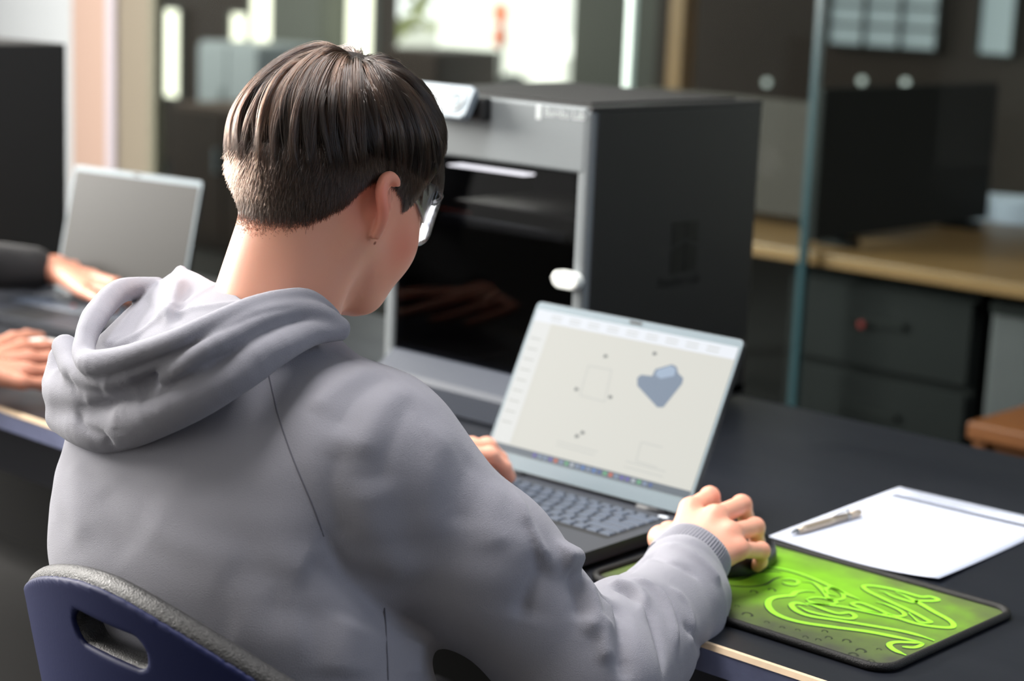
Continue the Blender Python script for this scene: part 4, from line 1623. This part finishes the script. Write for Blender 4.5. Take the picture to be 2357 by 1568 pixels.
def f_hoodie(p):
    d = f_body(p)
    k = np.abs(d) < 0.04
    if k.any():
        q = p[k]
        d[k] -= fold_d(q) + wrinkle(q) * 0.30
    # leave room for the neck
    return d


# ---- hood lying on the shoulders
def hp(rows):
    P = np.array([at(a, b, c) for a, b, c, r in rows])
    R = np.array([[r] for a, b, c, r in rows])
    Q = catmull(np.hstack([P, R]), 3)
    return Q[:, :3], Q[:, 3]


HOOD_LOW = hp([(146, 958, 1.715, .016), (200, 978, 1.675, .021), (262, 984, 1.645, .022), (365, 950, 1.600, .021), (467, 903, 1.580, .020), (555, 850, 1.580, .018),
               (640, 800, 1.600, .015), (715, 768, 1.630, .011), (782, 764, 1.652, .008)])
HOOD_MID = hp([(784, 752, 1.655, .008), (739, 726, 1.645, .010), (671, 717, 1.630, .012), (589, 740, 1.598, .013), (501, 792, 1.572, .013), (433, 840, 1.568, .012), (385, 868, 1.580, .010)])
HOOD_RIM = hp([(360, 664, 1.800, .011), (300, 665, 1.765, .011), (264, 678, 1.735, .0115), (226, 717, 1.700, .0115), (206, 757, 1.672, .011), (193, 797, 1.648, .010), (197, 826, 1.630, .010),
               (222, 838, 1.612, .0125), (298, 824, 1.590, .0115), (399, 788, 1.572, .0112), (467, 759, 1.576, .0108), (535, 726, 1.590, .010), (600, 700, 1.612, .0095), (671, 686, 1.637, .009),
               (715, 690, 1.650, .0085), (756, 717, 1.664, .007), (778, 742, 1.672, .006)])
HOOD_HEM = hp([(150, 800, 1.70, .012), (172, 850, 1.665, .012), (205, 868, 1.635, .010), (260, 870, 1.605, .0085), (330, 848, 1.588, .008), (400, 818, 1.578, .008), (460, 788, 1.58, .007)])
HOOD_BAG = hp([(150, 830, 1.735, .016), (150, 900, 1.715, .020), (215, 905, 1.665, .022), (300, 888, 1.630, .022), (380, 868, 1.612, .020), (480, 820, 1.605, .018)])
A_, B_, C_ = at(416, 624, 1.785), at(352, 672, 1.790), at(285, 800, 1.660)
D_, E_, F_ = at(420, 768, 1.625), at(560, 705, 1.640), at(500, 664, 1.715)
G_ = at(382, 730, 1.655)
K_ = at(225, 790, 1.690)
TRIS = [(A_, B_, G_), (B_, C_, G_), (A_, G_, F_), (G_, D_, E_), (G_, E_, F_), (C_, D_, G_), (B_, K_, C_)]
FILL = [(at(300, 880, 1.690), 0.044), (at(380, 860, 1.655), 0.036), (at(460, 815, 1.645), 0.036), (at(420, 850, 1.660), 0.036), (at(215, 900, 1.715), 0.030), (at(540, 790, 1.650), 0.034), (at(640, 750, 1.660), 0.028)]
HOOD_FOLDS = [
    ([(180, 938), (264, 926), (365, 898), (467, 847), (560, 796)], -0.0055, 0.006),
    ([(372, 852), (340, 866), (300, 880)], -0.0028, 0.006),
    ([(196, 862), (250, 868), (331, 841), (399, 814), (450, 786), (535, 746), (603, 720), (690, 706)], -0.0035, 0.0035),
    ([(172, 946), (195, 985), (235, 1005), (258, 1030)], -0.0070, 0.005),
    ([(416, 640), (400, 690), (384, 755)], 0.0045, 0.006),
    ([(440, 650), (412, 700), (400, 750)], -0.0045, 0.008),
    ([(350, 720), (320, 770), (300, 790)], -0.003, 0.010),
    ([(330, 700), (280, 760), (262, 790)], 0.002, 0.008),
    ([(230, 890), (280, 905), (340, 890)], 0.004, 0.010),
    ([(150, 850), (170, 900), (200, 925)], -0.003, 0.006),
]


def f_hood0(p):
    d = sd_poly(p, *HOOD_BAG)
    for c, r in FILL:
        d = smin(d, sd_ell(p, c, (r, r, r * 0.8)), 0.02)
    d = smin(d, sd_poly(p, *HOOD_LOW), 0.008)
    d = smin(d, sd_poly(p, *HOOD_MID), 0.007)
    tr = None
    for a, b, c in TRIS:
        e = sd_tri(p, a, b, c) - 0.0045
        tr = e if tr is None else smin(tr, e, 0.006)
    d = smin(d, tr, 0.010)
    d = smin(d, sd_poly(p, *HOOD_HEM), 0.006)
    d = smin(d, sd_poly(p, *HOOD_RIM), 0.0045)
    return d


hood_d = fold_field(f_hood0, HOOD_FOLDS)


def f_hood(p):
    d = f_hood0(p)
    k = np.abs(d) < 0.02
    if k.any():
        d[k] -= hood_d(p[k]) + wrinkle(p[k]) * 0.35
    return d

# ---- meshes of the person
M_skin = mat('skin', srgb(226, 166, 142), 0.46, sss=0.22, spec=0.35, bump=0.05, bscale=260)
nt = M_skin.node_tree
b = nt.nodes['Principled BSDF']
tc = nt.nodes.new('ShaderNodeTexCoord')


def skin_spot(prev, centre, r0, r1, col, amount):
    """a patch of skin with its own colour around a point of the body"""
    vm = nt.nodes.new('ShaderNodeVectorMath')
    vm.operation = 'DISTANCE'
    vm.inputs[1].default_value = tuple(float(v) for v in centre)
    nt.links.new(tc.outputs['Object'], vm.inputs[0])
    mr = nt.nodes.new('ShaderNodeMapRange')
    mr.inputs['From Min'].default_value = r0
    mr.inputs['From Max'].default_value = r1
    mr.inputs['To Min'].default_value = amount
    mr.inputs['To Max'].default_value = 0.0
    nt.links.new(vm.outputs['Value'], mr.inputs['Value'])
    mx = nt.nodes.new('ShaderNodeMix')
    mx.data_type = 'RGBA'
    nt.links.new(mr.outputs['Result'], mx.inputs[0])
    if prev is None:
        mx.inputs[6].default_value = srgb(226, 166, 142)
    else:
        nt.links.new(prev, mx.inputs[6])
    mx.inputs[7].default_value = col
    return mx.outputs[2]


c_ = skin_spot(None, from_head((0.085, -0.025, -0.045)), 0.008, 0.045, srgb(226, 128, 108), 0.75)
c_ = skin_spot(c_, from_head((0.065, 0.045, -0.060)), 0.005, 0.055, srgb(218, 130, 108), 0.75)
c_ = skin_spot(c_, trace(f_head, [(863, 560)])[0], 0.0010, 0.0022, srgb(120, 50, 40), 0.85)
for m_ in r_pip + r_mcp:
    c_ = skin_spot(c_, m_, 0.006, 0.018, srgb(226, 146, 126), 0.45)
nt.links.new(c_, b.inputs['Base Color'])
M_hood = mat('grey_fleece', srgb(144, 144, 153), 0.92, spec=0.12, sheen=0.2, bump=0.45, bscale=1300)
lo_, hi_ = HC - 0.22, HC + 0.20
lo_[2] = 1.00
V1, F1 = surface_nets(f_head, lo_, hi_, 0.0026)
V2, F2 = surface_nets(f_rarm_skin, np.minimum(EL_R, RW) - 0.10, np.maximum(EL_R, RW) + 0.13, 0.0024)
V3, F3 = surface_nets(f_larm_skin, np.minimum(EL_L, LW0) - 0.10, np.maximum(EL_L, LW0) + 0.18, 0.003)


def f_inner(p):
    d = f_loft(p) + 0.018
    d = smin(d, sd_cone(p, SH_R, EL_R, 0.045, 0.038), 0.03)
    d = smin(d, sd_cone(p, SH_L, EL_L, 0.045, 0.038), 0.03)
    return smin(d, sd_cone(p, NB, NB - np.array([0, 0.02, 0.1]), 0.055, 0.08), 0.03)


V4, F4 = surface_nets(f_inner, (-0.34, -0.56, 0.40), (0.45, -0.05, 1.12), 0.010)
Vs, Fs, k = [], [], 0
for V_, F_q in ((V1, F1), (V2, F2), (V3, F3), (V4, F4)):
    Vs.append(V_)
    Fs.append(F_q + k)
    k += len(V_)
person = link(bpy.data.objects.new('person', raw_mesh('person', np.concatenate(Vs), np.concatenate(Fs), M_skin)))
tag(person, 'person in a grey hoodie and clear safety glasses, seated at the open laptop', 'person')
hoodie = sdf_obj('hoodie', f_hoodie, (-0.36, -0.58, 0.40), (0.48, 0.16, 1.12), 0.0036, M_hood, person)
hood = sdf_obj('hood', f_hood, at(140, 1040, 1.66) - 0.12, at(790, 610, 1.7) + 0.16, 0.0028, M_hood, hoodie)

M_seam = mat('seam_thread', srgb(92, 92, 102), 0.9)
for nm, pts in (('seam', [(612, 829), (617, 858), (623, 885), (630, 915), (637, 946), (646, 976), (657, 1008), (670, 1044), (684, 1079), (702, 1122), (720, 1165), (733, 1200), (745, 1235)]),
                ('seam', [(885, 1400), (888, 1440), (890, 1490), (892, 1530), (893, 1566)])):
    P_ = trace(f_hoodie, pts)
    P_ = P_[~np.isnan(P_[:, 0])]
    if len(P_) > 3:
        tube(nm, catmull(P_, 4), 0.0007, M_seam, hoodie, n=6)

# ---- ribbed cuff
def cuff_mesh(name, c, axis, r0, r1, length, parent, flat=0.88, up=None):
    axis = unit(axis)
    a = unit(np.cross(axis, (0, 0, 1)))
    b_ = np.cross(a, axis)
    V, Fc = [], []
    n_, m_ = 288, 9
    prof = []
    for i in range(m_ + 1):
        t = i / m_
        prof.append((t, r0 + (r1 - r0) * t + 0.0012 * math.sin(PI * t)))
    prof += [(1.0, r1 - 0.003), (0.4, r0 - 0.006)]
    for t, rr in prof:
        for k_ in range(n_):
            w_ = 2 * PI * k_ / n_
            rib = 0.0007 * math.cos(w_ * 72) * (1 if 0.04 < t < 0.97 else 0.2)
            q = c + axis * (t - 0.5) * length + (rr + rib) * (math.cos(w_) * a + math.sin(w_) * b_ * flat)
            V.append(q)
    for i in range(len(prof) - 1):
        for k_ in range(n_):
            Fc.append((i * n_ + k_, i * n_ + (k_ + 1) % n_, (i + 1) * n_ + (k_ + 1) % n_, (i + 1) * n_ + k_))
    return pydata(name, V, Fc, M_hood, parent, smooth=True)


hand_dir = unit(np.mean(r_mcp, axis=0) - RW)
cuff_mesh('cuff', at(1588, 1290, 1.940), hand_dir * 0.75 + unit(WR_R - EL_R) * 0.25, 0.0425, 0.0390, 0.036, hoodie)
cuff_mesh('cuff', WR_L + unit(LW0 - WR_L) * 0.005, unit(WR_L - EL_L), 0.041, 0.036, 0.05, hoodie)

# ---- trousers and shoes (under the table)
M_trs = mat('dark_trousers', srgb(26, 27, 34), 0.85)


def f_legs(p):
    d = None
    for s in (-1, 1):
        hip, knee, ank = np.array([0.06 + s * 0.09, -0.40, 0.53]), np.array([0.04 + s * 0.12, 0.02, 0.52]), np.array([0.04 + s * 0.12, 0.04, 0.10])
        e = smin(sd_cone(p, hip, knee, 0.085, 0.065), sd_cone(p, knee, ank, 0.062, 0.048), 0.03)
        d = e if d is None else smin(d, e, 0.03)
    return d


sdf_obj('trousers', f_legs, (-0.26, -0.52, 0.04), (0.36, 0.15, 0.66), 0.012, M_trs, person)
for s in (-1, 1):
    sdf_obj('shoe', lambda p, s=s: smax(smin(sd_ell(p, (0.04 + s * .12, 0.08, 0.045), (0.045, 0.13, 0.045)), sd_ell(p, (0.04 + s * .12, 0.02, 0.075), (0.042, 0.06, 0.06)), 0.03), 0.004 - p[:, 2], 0.006),
            (0.04 + s * .12 - 0.07, -0.1, -0.01), (0.04 + s * .12 + 0.07, 0.24, 0.16), 0.008, mat('white_shoe', srgb(200, 200, 200), 0.6), person)

# ------------------------------------------------------------------ hair
PHI = np.array([0, 25, 37, 46, 56, 60, 64, 71, 90, 100, 108, 114, 118, 124, 140, 180.0])
ELL = np.array([-55, -53, -50, -45, -38, -31, -23, -15, -13, -16, -22, -14, 2, 10, 20, 26.0])
CUTP = np.array([0, 25, 45, 75, 100, 125, 150, 180.0])
CUTE = np.array([-20, -17, -10, -3, -3, 0, 4, 6.0])


def phi_el(d):
    return np.degrees(np.arctan2(d[:, 0], -d[:, 1])), np.degrees(np.arcsin(np.clip(d[:, 2], -1, 1)))


def hairline(phi):
    return np.interp(np.abs(phi), PHI, ELL)


def cutline(phi):
    return np.interp(np.abs(phi), CUTP, CUTE)


# outer radius of the bare head for every direction
gp_, ge_ = np.linspace(-180, 180, 145), np.linspace(-75, 90, 84)
GP, GE = np.meshgrid(gp_, ge_, indexing='ij')
gd = np.stack([np.sin(np.radians(GP)) * np.cos(np.radians(GE)), -np.cos(np.radians(GP)) * np.cos(np.radians(GE)), np.sin(np.radians(GE))], -1).reshape(-1, 3)
gr = np.full(len(gd), 0.05)
for _ in range(26):
    gr = gr + np.clip(f_headbase(from_head(gd * gr[:, None])) * -0.85, -0.02, 0.02)
GR = np.clip(gr, 0.05, 0.16).reshape(GP.shape)


def head_r(d):
    phi, el = phi_el(d)
    x = np.clip((phi + 180) / 2.5, 0, 143.999)
    y = np.clip((el + 75) / (165 / 83), 0, 82.999)
    i, j = x.astype(int), y.astype(int)
    fx, fy = x - i, y - j
    return GR[i, j] * (1 - fx) * (1 - fy) + GR[i + 1, j] * fx * (1 - fy) + GR[i, j + 1] * (1 - fx) * fy + GR[i + 1, j + 1] * fx * fy


ELC = np.where((PHI > 95) & (PHI < 116), -9.0, ELL)


def hair_t(d):
    """thickness of the hair for head directions d"""
    phi, el = phi_el(d)
    m_ = el - np.interp(np.abs(phi), PHI, ELC)
    c_ = el - cutline(phi)
    t = 0.0030 + 0.006 * np.clip(m_ / 32, 0, 1) + 0.0042 / (1 + np.exp(-(c_ - 6) / 6.0))
    t = np.where(np.abs(phi) > 100, t + 0.004 * np.clip((np.abs(phi) - 100) / 40, 0, 1), t)
    return -0.006 + (t + 0.006) * np.clip((m_ + 1) / 9, 0, 1)


def f_hair(p):
    q = to_head(p)
    R_ = np.linalg.norm(q, axis=1) + 1e-9
    d = q / R_[:, None]
    lim = hair_t(d)
    out = (R_ - head_r(d) - (lim - 0.0022)) * 0.85
    return np.maximum(out, head_r(d) - 0.012 - R_)


M_hair = mat('hair_under', srgb(24, 16, 12), 0.65, spec=0.15, bump=0.5, bscale=500)
hair = sdf_obj('hair', f_hair, HC - 0.15, HC + 0.15, 0.0032, M_hair, person)


def hair_mat(name, col, rough):
    hm = bpy.data.materials.new(name)
    hm.use_nodes = True
    nt = hm.node_tree
    nt.nodes.clear()
    ho = nt.nodes.new('ShaderNodeOutputMaterial')
    hb_ = nt.nodes.new('ShaderNodeBsdfHairPrincipled')
    hb_.parametrization = 'COLOR'
    hb_.inputs['Color'].default_value = col
    hb_.inputs['Roughness'].default_value = rough
    hb_.inputs['Radial Roughness'].default_value = 0.30
    hb_.inputs['Random Roughness'].default_value = 0.2
    nt.links.new(hb_.outputs[0], ho.inputs['Surface'])
    return hm


HAIRS = [hair_mat('dark_brown_hair', srgb(19, 12, 9), 0.20), hair_mat('brown_hair', srgb(42, 29, 22), 0.17), hair_mat('light_brown_hair', srgb(70, 51, 41), 0.15)]  # lock tones vary; the lighter ones also put gloss streaks into the colour
rs = np.random.default_rng(11)


def make_curves(name, pts, rad, parent, hm=HAIRS[0]):
    """pts (N, k, 3) world points, rad (k,)"""
    N, K_pts, _ = pts.shape
    hc = bpy.data.hair_curves.new(name)
    hc.add_curves([K_pts] * N)
    hc.attributes['position'].data.foreach_set('vector', pts.astype(np.float32).ravel())
    ra = hc.attributes.get('radius') or hc.attributes.new('radius', 'FLOAT', 'POINT')
    ra.data.foreach_set('value', np.tile(np.asarray(rad, np.float32), N))
    hc.materials.append(hm)
    o = link(bpy.data.objects.new(name, hc), parent)
    o['kind'] = 'stuff'
    return o


# long top hair combed out from the crown
wp = unit((0.018, -0.040, 0.083))
e1 = unit(np.cross(wp, (0, 1, 0)))
e2 = np.cross(wp, e1)


def flow_dir(psi, s):
    ps = psi + 0.30 * s
    return np.cos(s)[..., None] * wp + np.sin(s)[..., None] * (np.cos(ps)[..., None] * e1 + np.sin(ps)[..., None] * e2)


# end of the long hair along each azimuth
ps_t = np.linspace(0, 2 * PI, 361)
s_t = np.linspace(0.05, 2.6, 256)
Pm, Sm = np.meshgrid(ps_t, s_t, indexing='ij')
dm = flow_dir(Pm, Sm)
ph_, el_ = phi_el(dm.reshape(-1, 3))
below = (el_ < cutline(ph_)).reshape(Pm.shape)
first = np.where(below.any(1), below.argmax(1), 255)
s_end_t = s_t[first]
NC, NS, KP = 820, 30, 12
cps = rs.uniform(0, 2 * PI, NC)
cend = np.interp(cps, ps_t, s_end_t)
cs0 = np.sqrt(rs.uniform(0.0, 1.0, NC)) * (cend - 0.45) * 0.8
cs0[:130] = rs.uniform(0.0, 0.14, 130)
clen = np.minimum(cend + rs.normal(0.02, 0.07, NC), cs0 + rs.uniform(0.9, 1.7, NC))
chgt = rs.uniform(0.35, 1.2, NC)
psi = (cps[:, None] + rs.normal(0, 0.010, (NC, NS)) / np.maximum(np.sin(np.maximum(cs0, 0.15)), 0.2)[:, None]).ravel()
s0 = (cs0[:, None] + rs.normal(0, 0.05, (NC, NS))).clip(0.02).ravel()
s1 = (clen[:, None] + rs.normal(0.03, 0.09, (NC, NS))).ravel()
hg = (chgt[:, None] + rs.normal(0, 0.08, (NC, NS))).ravel()
cpsr = np.repeat(cps, NS)
tt = np.linspace(0, 1, KP)
S = s0[:, None] + (s1 - s0)[:, None] * tt
PS = psi[:, None] + (cpsr - psi)[:, None] * (0.5 * tt)[None] + 0.05 * np.sin(5 * tt[None] + cpsr[:, None] * 40) * tt[None]
dd = flow_dir(PS, S)
flat = dd.reshape(-1, 3)
Rr = head_r(flat).reshape(S.shape)
T_ = hair_t(flat).reshape(S.shape)
hh = np.maximum(T_, 0.004) * (0.35 + 0.75 * np.clip(tt * 4, 0, 1))[None] * hg[:, None] + 0.0022 * np.sin(PI * tt)[None] - 0.001 * (tt ** 3)[None]
LP_ = from_head((dd * (Rr + hh)[..., None]).reshape(-1, 3)).reshape(len(psi), KP, 3)
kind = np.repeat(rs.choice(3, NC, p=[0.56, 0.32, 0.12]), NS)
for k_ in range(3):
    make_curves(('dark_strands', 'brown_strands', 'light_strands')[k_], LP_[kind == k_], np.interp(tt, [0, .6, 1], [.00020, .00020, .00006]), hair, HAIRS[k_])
# fringe hanging over the forehead
NF = 1700
fp = rs.uniform(112, 205, NF)
fe = rs.uniform(22, 46, NF)
fd = rs.uniform(9, 18, NF) - 8 * np.exp(-((fp - 135) / 14) ** 2)
el_f = fe[:, None] + (fd - fe)[:, None] * tt
ph_f = fp[:, None] - 5 * tt[None] + 3 * np.sin(fp[:, None]) * tt[None]
ph_w = (ph_f + 180) % 360 - 180
df = np.stack([np.sin(np.radians(ph_w)) * np.cos(np.radians(el_f)), -np.cos(np.radians(ph_w)) * np.cos(np.radians(el_f)), np.sin(np.radians(el_f))], -1)
Rf = head_r(df.reshape(-1, 3)).reshape(el_f.shape)
hf = 0.007 + 0.009 * np.sin(PI * 0.6 * tt)[None] * rs.uniform(0.7, 1.15, NF)[:, None]
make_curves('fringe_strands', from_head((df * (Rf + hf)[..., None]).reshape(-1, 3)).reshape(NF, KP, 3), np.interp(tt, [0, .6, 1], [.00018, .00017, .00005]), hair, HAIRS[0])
# short clipped hair below
N0 = 150000
z_ = rs.uniform(math.sin(math.radians(-58)), math.sin(math.radians(16)), N0)
ph_s = rs.uniform(-125, 125, N0)
el_s = np.degrees(np.arcsin(z_))
keep = (el_s > hairline(ph_s) + rs.normal(0, 1.2, N0)) & (el_s < cutline(ph_s) + 10)
ph_s, el_s = ph_s[keep], el_s[keep]
ds = np.stack([np.sin(np.radians(ph_s)) * np.cos(np.radians(el_s)), -np.cos(np.radians(ph_s)) * np.cos(np.radians(el_s)), np.sin(np.radians(el_s))], -1)
mm = np.clip((el_s - hairline(ph_s)) / 32, 0, 1)
dn = np.array([0, 0, -1.0]) - ds * (-ds[:, 2:3])
dn = dn / np.linalg.norm(dn, axis=1)[:, None]
sd_ = np.cross(ds, dn)
Ls = (0.0060 + 0.0155 * mm) * rs.uniform(0.75, 1.15, len(mm))
r0 = head_r(ds)
dirn = dn + ds * (0.42 + 0.25 * rs.normal(0, 1, len(mm)) * 0.5)[:, None] + sd_ * (rs.normal(0.05, 0.22, len(mm)))[:, None]
dirn = dirn / np.linalg.norm(dirn, axis=1)[:, None]
ts = np.array([0, 0.4, 0.75, 1.0])
base_pt = ds * (r0 + 0.0006 + 0.003 * mm)[:, None]
SP = base_pt[:, None] + dirn[:, None] * (Ls[:, None] * ts)[..., None] - ds[:, None] * (0.10 * Ls[:, None] * ts ** 2)[..., None]
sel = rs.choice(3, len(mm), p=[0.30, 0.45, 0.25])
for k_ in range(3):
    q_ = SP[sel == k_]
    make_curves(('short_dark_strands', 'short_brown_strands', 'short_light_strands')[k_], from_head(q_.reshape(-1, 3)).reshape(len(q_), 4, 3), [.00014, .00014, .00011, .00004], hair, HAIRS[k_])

# ------------------------------------------------------------------ safety glasses
gl = empty('safety_glasses', tuple(from_head((0, 0.09, -0.01))))
tag(gl, 'clear plastic safety glasses worn by the grey-hooded person', 'glasses')
bpy.context.view_layer.update()
GO = np.array(gl.location)
M_clear = clear_mat('clear_polycarbonate', (0.90, 0.91, 0.93, 1), 0.02, 0.10, 0.12)
M_temple = clear_mat('frosted_polycarbonate', (0.66, 0.66, 0.68, 1), 0.16, 0.35, 0.4)


def sheet_obj(name, grid, th, m):
    """grid (n, k, 3) in head coordinates"""
    n_, k_, _ = grid.shape
    V = from_head(grid.reshape(-1, 3)) - GO
    Fc = [(i * k_ + j, i * k_ + j + 1, (i + 1) * k_ + j + 1, (i + 1) * k_ + j) for i in range(n_ - 1) for j in range(k_ - 1)]
    o = pydata(name, V, Fc, m, gl, smooth=True)
    md = o.modifiers.new('thickness', 'SOLIDIFY')
    md.thickness = th
    md.offset = 0
    return o


th_ = np.radians(np.linspace(-82, 82, 41))
lens = np.array([[(0.0665 * math.sin(a), 0.056 + 0.058 * math.cos(a) ** 0.8 if math.cos(a) > 0 else 0.056, u_) for u_ in np.linspace(-0.036 + 0.012 * abs(math.sin(a)) ** 4, 0.010, 9)] for a in th_])
sheet_obj('lens', lens, 0.0024, M_clear)
for s in (1, -1):
    tp = []
    for t in np.linspace(0, 1, 14):
        r__ = 0.0665 + 0.0125 * t ** 0.7
        f__ = 0.064 - 0.078 * t
        top = 0.010 - 0.018 * t - (0.010 * max(0, t - 0.85) / 0.15)
        hgt = 0.032 * (1 - t) ** 1.6 + 0.0065
        tp.append([(s * r__, f__, top - hgt * j / 4) for j in range(5)])
    sheet_obj('temple', np.array(tp), 0.0026, M_temple)
    fr = [from_head((s * 0.0668, 0.064, u_)) - GO for u_ in np.linspace(0.009, -0.026, 6)]
    tube('hinge_post', fr, 0.0022, M_clear, gl, n=8)
tube('brow_bar', [from_head(q) - GO for q in lens[:, -1]], 0.0018, M_clear, gl, n=8)
tube('lower_edge', [from_head(q) - GO for q in lens[:, 0]], 0.0012, M_clear, gl, n=8)

# ------------------------------------------------------------------ the second person at the far laptop
M_skin2 = mat('skin_second', srgb(188, 130, 108), 0.5, sss=0.2, spec=0.35)
M_dark_sleeve = mat('black_sweatshirt', srgb(20, 20, 23), 0.85, bump=0.3, bscale=600, sheen=0.1)


def zj(rows):
    return [at_z(*r__) for r__ in rows]


h1w = at_z(128, 622, 0.815)
h1 = hand_from(h1w, zj([(205, 618, .812), (212, 638, .814), (208, 657, .810), (196, 674, .803)]), zj([(258, 632, .812), (266, 654, .814), (256, 674, .806), (232, 692, .800)]),
               zj([(292, 652, .800), (298, 672, .800), (284, 690, .794), (252, 706, .790)]), zj([(306, 668, .787), (310, 686, .787), (296, 700, .783), (262, 714, .782)]),
               zj([(150, 606, .812), (190, 600, .805), (225, 612, .797), (250, 628, .790)]), wr=0.026)
h2w = at_z(-38, 850, 0.800)
h2 = hand_from(h2w, zj([(52, 800, .806), (64, 826, .808), (62, 854, .803), (50, 880, .795)]), zj([(104, 798, .803), (114, 826, .805), (112, 856, .798), (98, 884, .788)]),
               zj([(140, 802, .792), (152, 830, .793), (148, 860, .787), (130, 888, .779)]), zj([(162, 808, .778), (174, 836, .778), (168, 866, .774), (146, 893, .770)]),
               zj([(-10, 806, .795), (30, 784, .785), (62, 776, .778), (92, 776, .774)]), wr=0.026)
SHL2, SHR2 = np.array([-1.72, -0.28, 1.02]), np.array([-1.36, -0.30, 1.02])
ELL2, ELR2 = np.array([-1.86, 0.02, 0.86]), np.array([-1.24, -0.16, 0.82])
W1, W2 = np.array(h1w), np.array(h2w)
B2 = np.array([-1.54, -0.36, 0.0])


def f_skin2(p):
    d = smin(sd_cone(p, ELL2, W1, 0.036, 0.026), h1(p), 0.012)
    d = np.minimum(d, smin(sd_cone(p, ELR2, W2, 0.036, 0.026), h2(p), 0.012))
    d = smin(d, sd_cone(p, SHL2, ELL2, 0.04, 0.036), 0.02)
    d = smin(d, sd_cone(p, SHR2, ELR2, 0.04, 0.036), 0.02)
    d = smin(d, sd_cone(p, B2 + [0, 0, .55], B2 + [0, .04, 1.0], 0.12, 0.11), 0.05)
    d = smin(d, sd_cone(p, B2 + [0, .04, 1.0], B2 + [0, .09, 1.18], 0.055, 0.052), 0.04)
    d = smin(d, sd_ell(p, B2 + [0, .11, 1.26], (0.075, 0.095, 0.10)), 0.03)
    d = smin(d, sd_ell(p, B2 + [0, .16, 1.20], (0.05, 0.05, 0.07)), 0.03)
    d = smin(d, sd_ell(p, B2 + [0, .215, 1.22], (0.012, 0.016, 0.02)), 0.012)
    return d


p2 = sdf_obj('person', f_skin2, (-2.0, -0.56, 0.40), (-0.80, 0.75, 1.40), 0.0055, M_skin2)
tag(p2, 'person in a black sweatshirt using the dim laptop, seen by the hands', 'person')


def f_shirt2(p):
    d = sd_cone(p, B2 + [0, 0, .50], B2 + [0, .03, .95], 0.15, 0.14)
    d = smin(d, sd_cone(p, SHL2, SHR2, 0.075, 0.075), 0.06)
    e = W1 - ELL2
    d = smin(d, smin(sd_cone(p, SHL2, ELL2, 0.070, 0.058), sd_cone(p, ELL2, ELL2 + e * 0.93, 0.060, 0.041), 0.02), 0.03)
    e = W2 - ELR2
    d = smin(d, smin(sd_cone(p, SHR2, ELR2, 0.070, 0.058), sd_cone(p, ELR2, ELR2 + e * 0.88, 0.056, 0.036), 0.02), 0.03)
    return d - wrinkle(p) * 1.5


sw = sdf_obj('sweatshirt', f_shirt2, (-2.05, -0.60, 0.40), (-0.90, 0.60, 1.16), 0.010, M_dark_sleeve, p2)
st = [at(-30, 520, 3.10), at(6, 532, 3.16), at(40, 542, 3.2), at(70, 556, 3.24)]
sdf_obj('hair', lambda p: np.maximum(sd_ell(p, B2 + [0, .095, 1.28], (0.086, 0.104, 0.108)), -sd_ell(p, B2 + [0, .21, 1.20], (0.08, 0.10, 0.10))), (-1.7, -0.42, 1.12), (-1.4, -0.1, 1.42), 0.008, M_hair, p2)


def f_legs2(p):
    d = None
    for s in (-1, 1):
        hip, knee, ank = B2 + [s * 0.09, 0, 0.53], B2 + [s * 0.11, 0.42, 0.52], B2 + [s * 0.11, 0.44, 0.06]
        e = smin(sd_cone(p, hip, knee, 0.085, 0.065), sd_cone(p, knee, ank, 0.062, 0.05), 0.03)
        d = e if d is None else smin(d, e, 0.03)
    return d


sdf_obj('trousers', f_legs2, (-1.80, -0.50, -0.02), (-1.30, 0.20, 0.66), 0.014, M_trs, p2)
# stool for the second person
st2 = empty('round_stool', (B2[0], B2[1], 0))
tag(st2, 'black stool under the person in the black sweatshirt', 'stool')
lathe('seat', [(0.16, 0.40), (0.17, 0.41), (0.17, 0.43), (0.15, 0.44)], M_black2, st2)
for a in (45, 135, 225, 315):
    c_, s_ = math.cos(math.radians(a)), math.sin(math.radians(a))
    tube('leg', [(0.12 * c_, 0.12 * s_, 0.40), (0.17 * c_, 0.17 * s_, 0.0)], 0.012, M_leg, st2)
# the white mouse under the far hand
m2 = empty('computer_mouse', tuple(np.array(at_z(108, 838, 0.7505)) * np.array([1, 1, 0]) + np.array([0, 0, 0.7505])), -0.80)
tag(m2, 'white computer mouse under the hand beside the dim laptop', 'mouse')
sdf_obj('body', f_mouse, (-0.045, -0.07, -0.01), (0.045, 0.07, 0.05), 0.003, mat('mouse_white', srgb(230, 228, 226), 0.35), m2)
lathe('scroll_wheel', [(0.006, -0.004), (0.011, -0.003), (0.011, 0.003), (0.006, 0.004)], M_red, m2, n=18, loc=(0, 0.03, 0.026), rot=(0, PI / 2, 0))
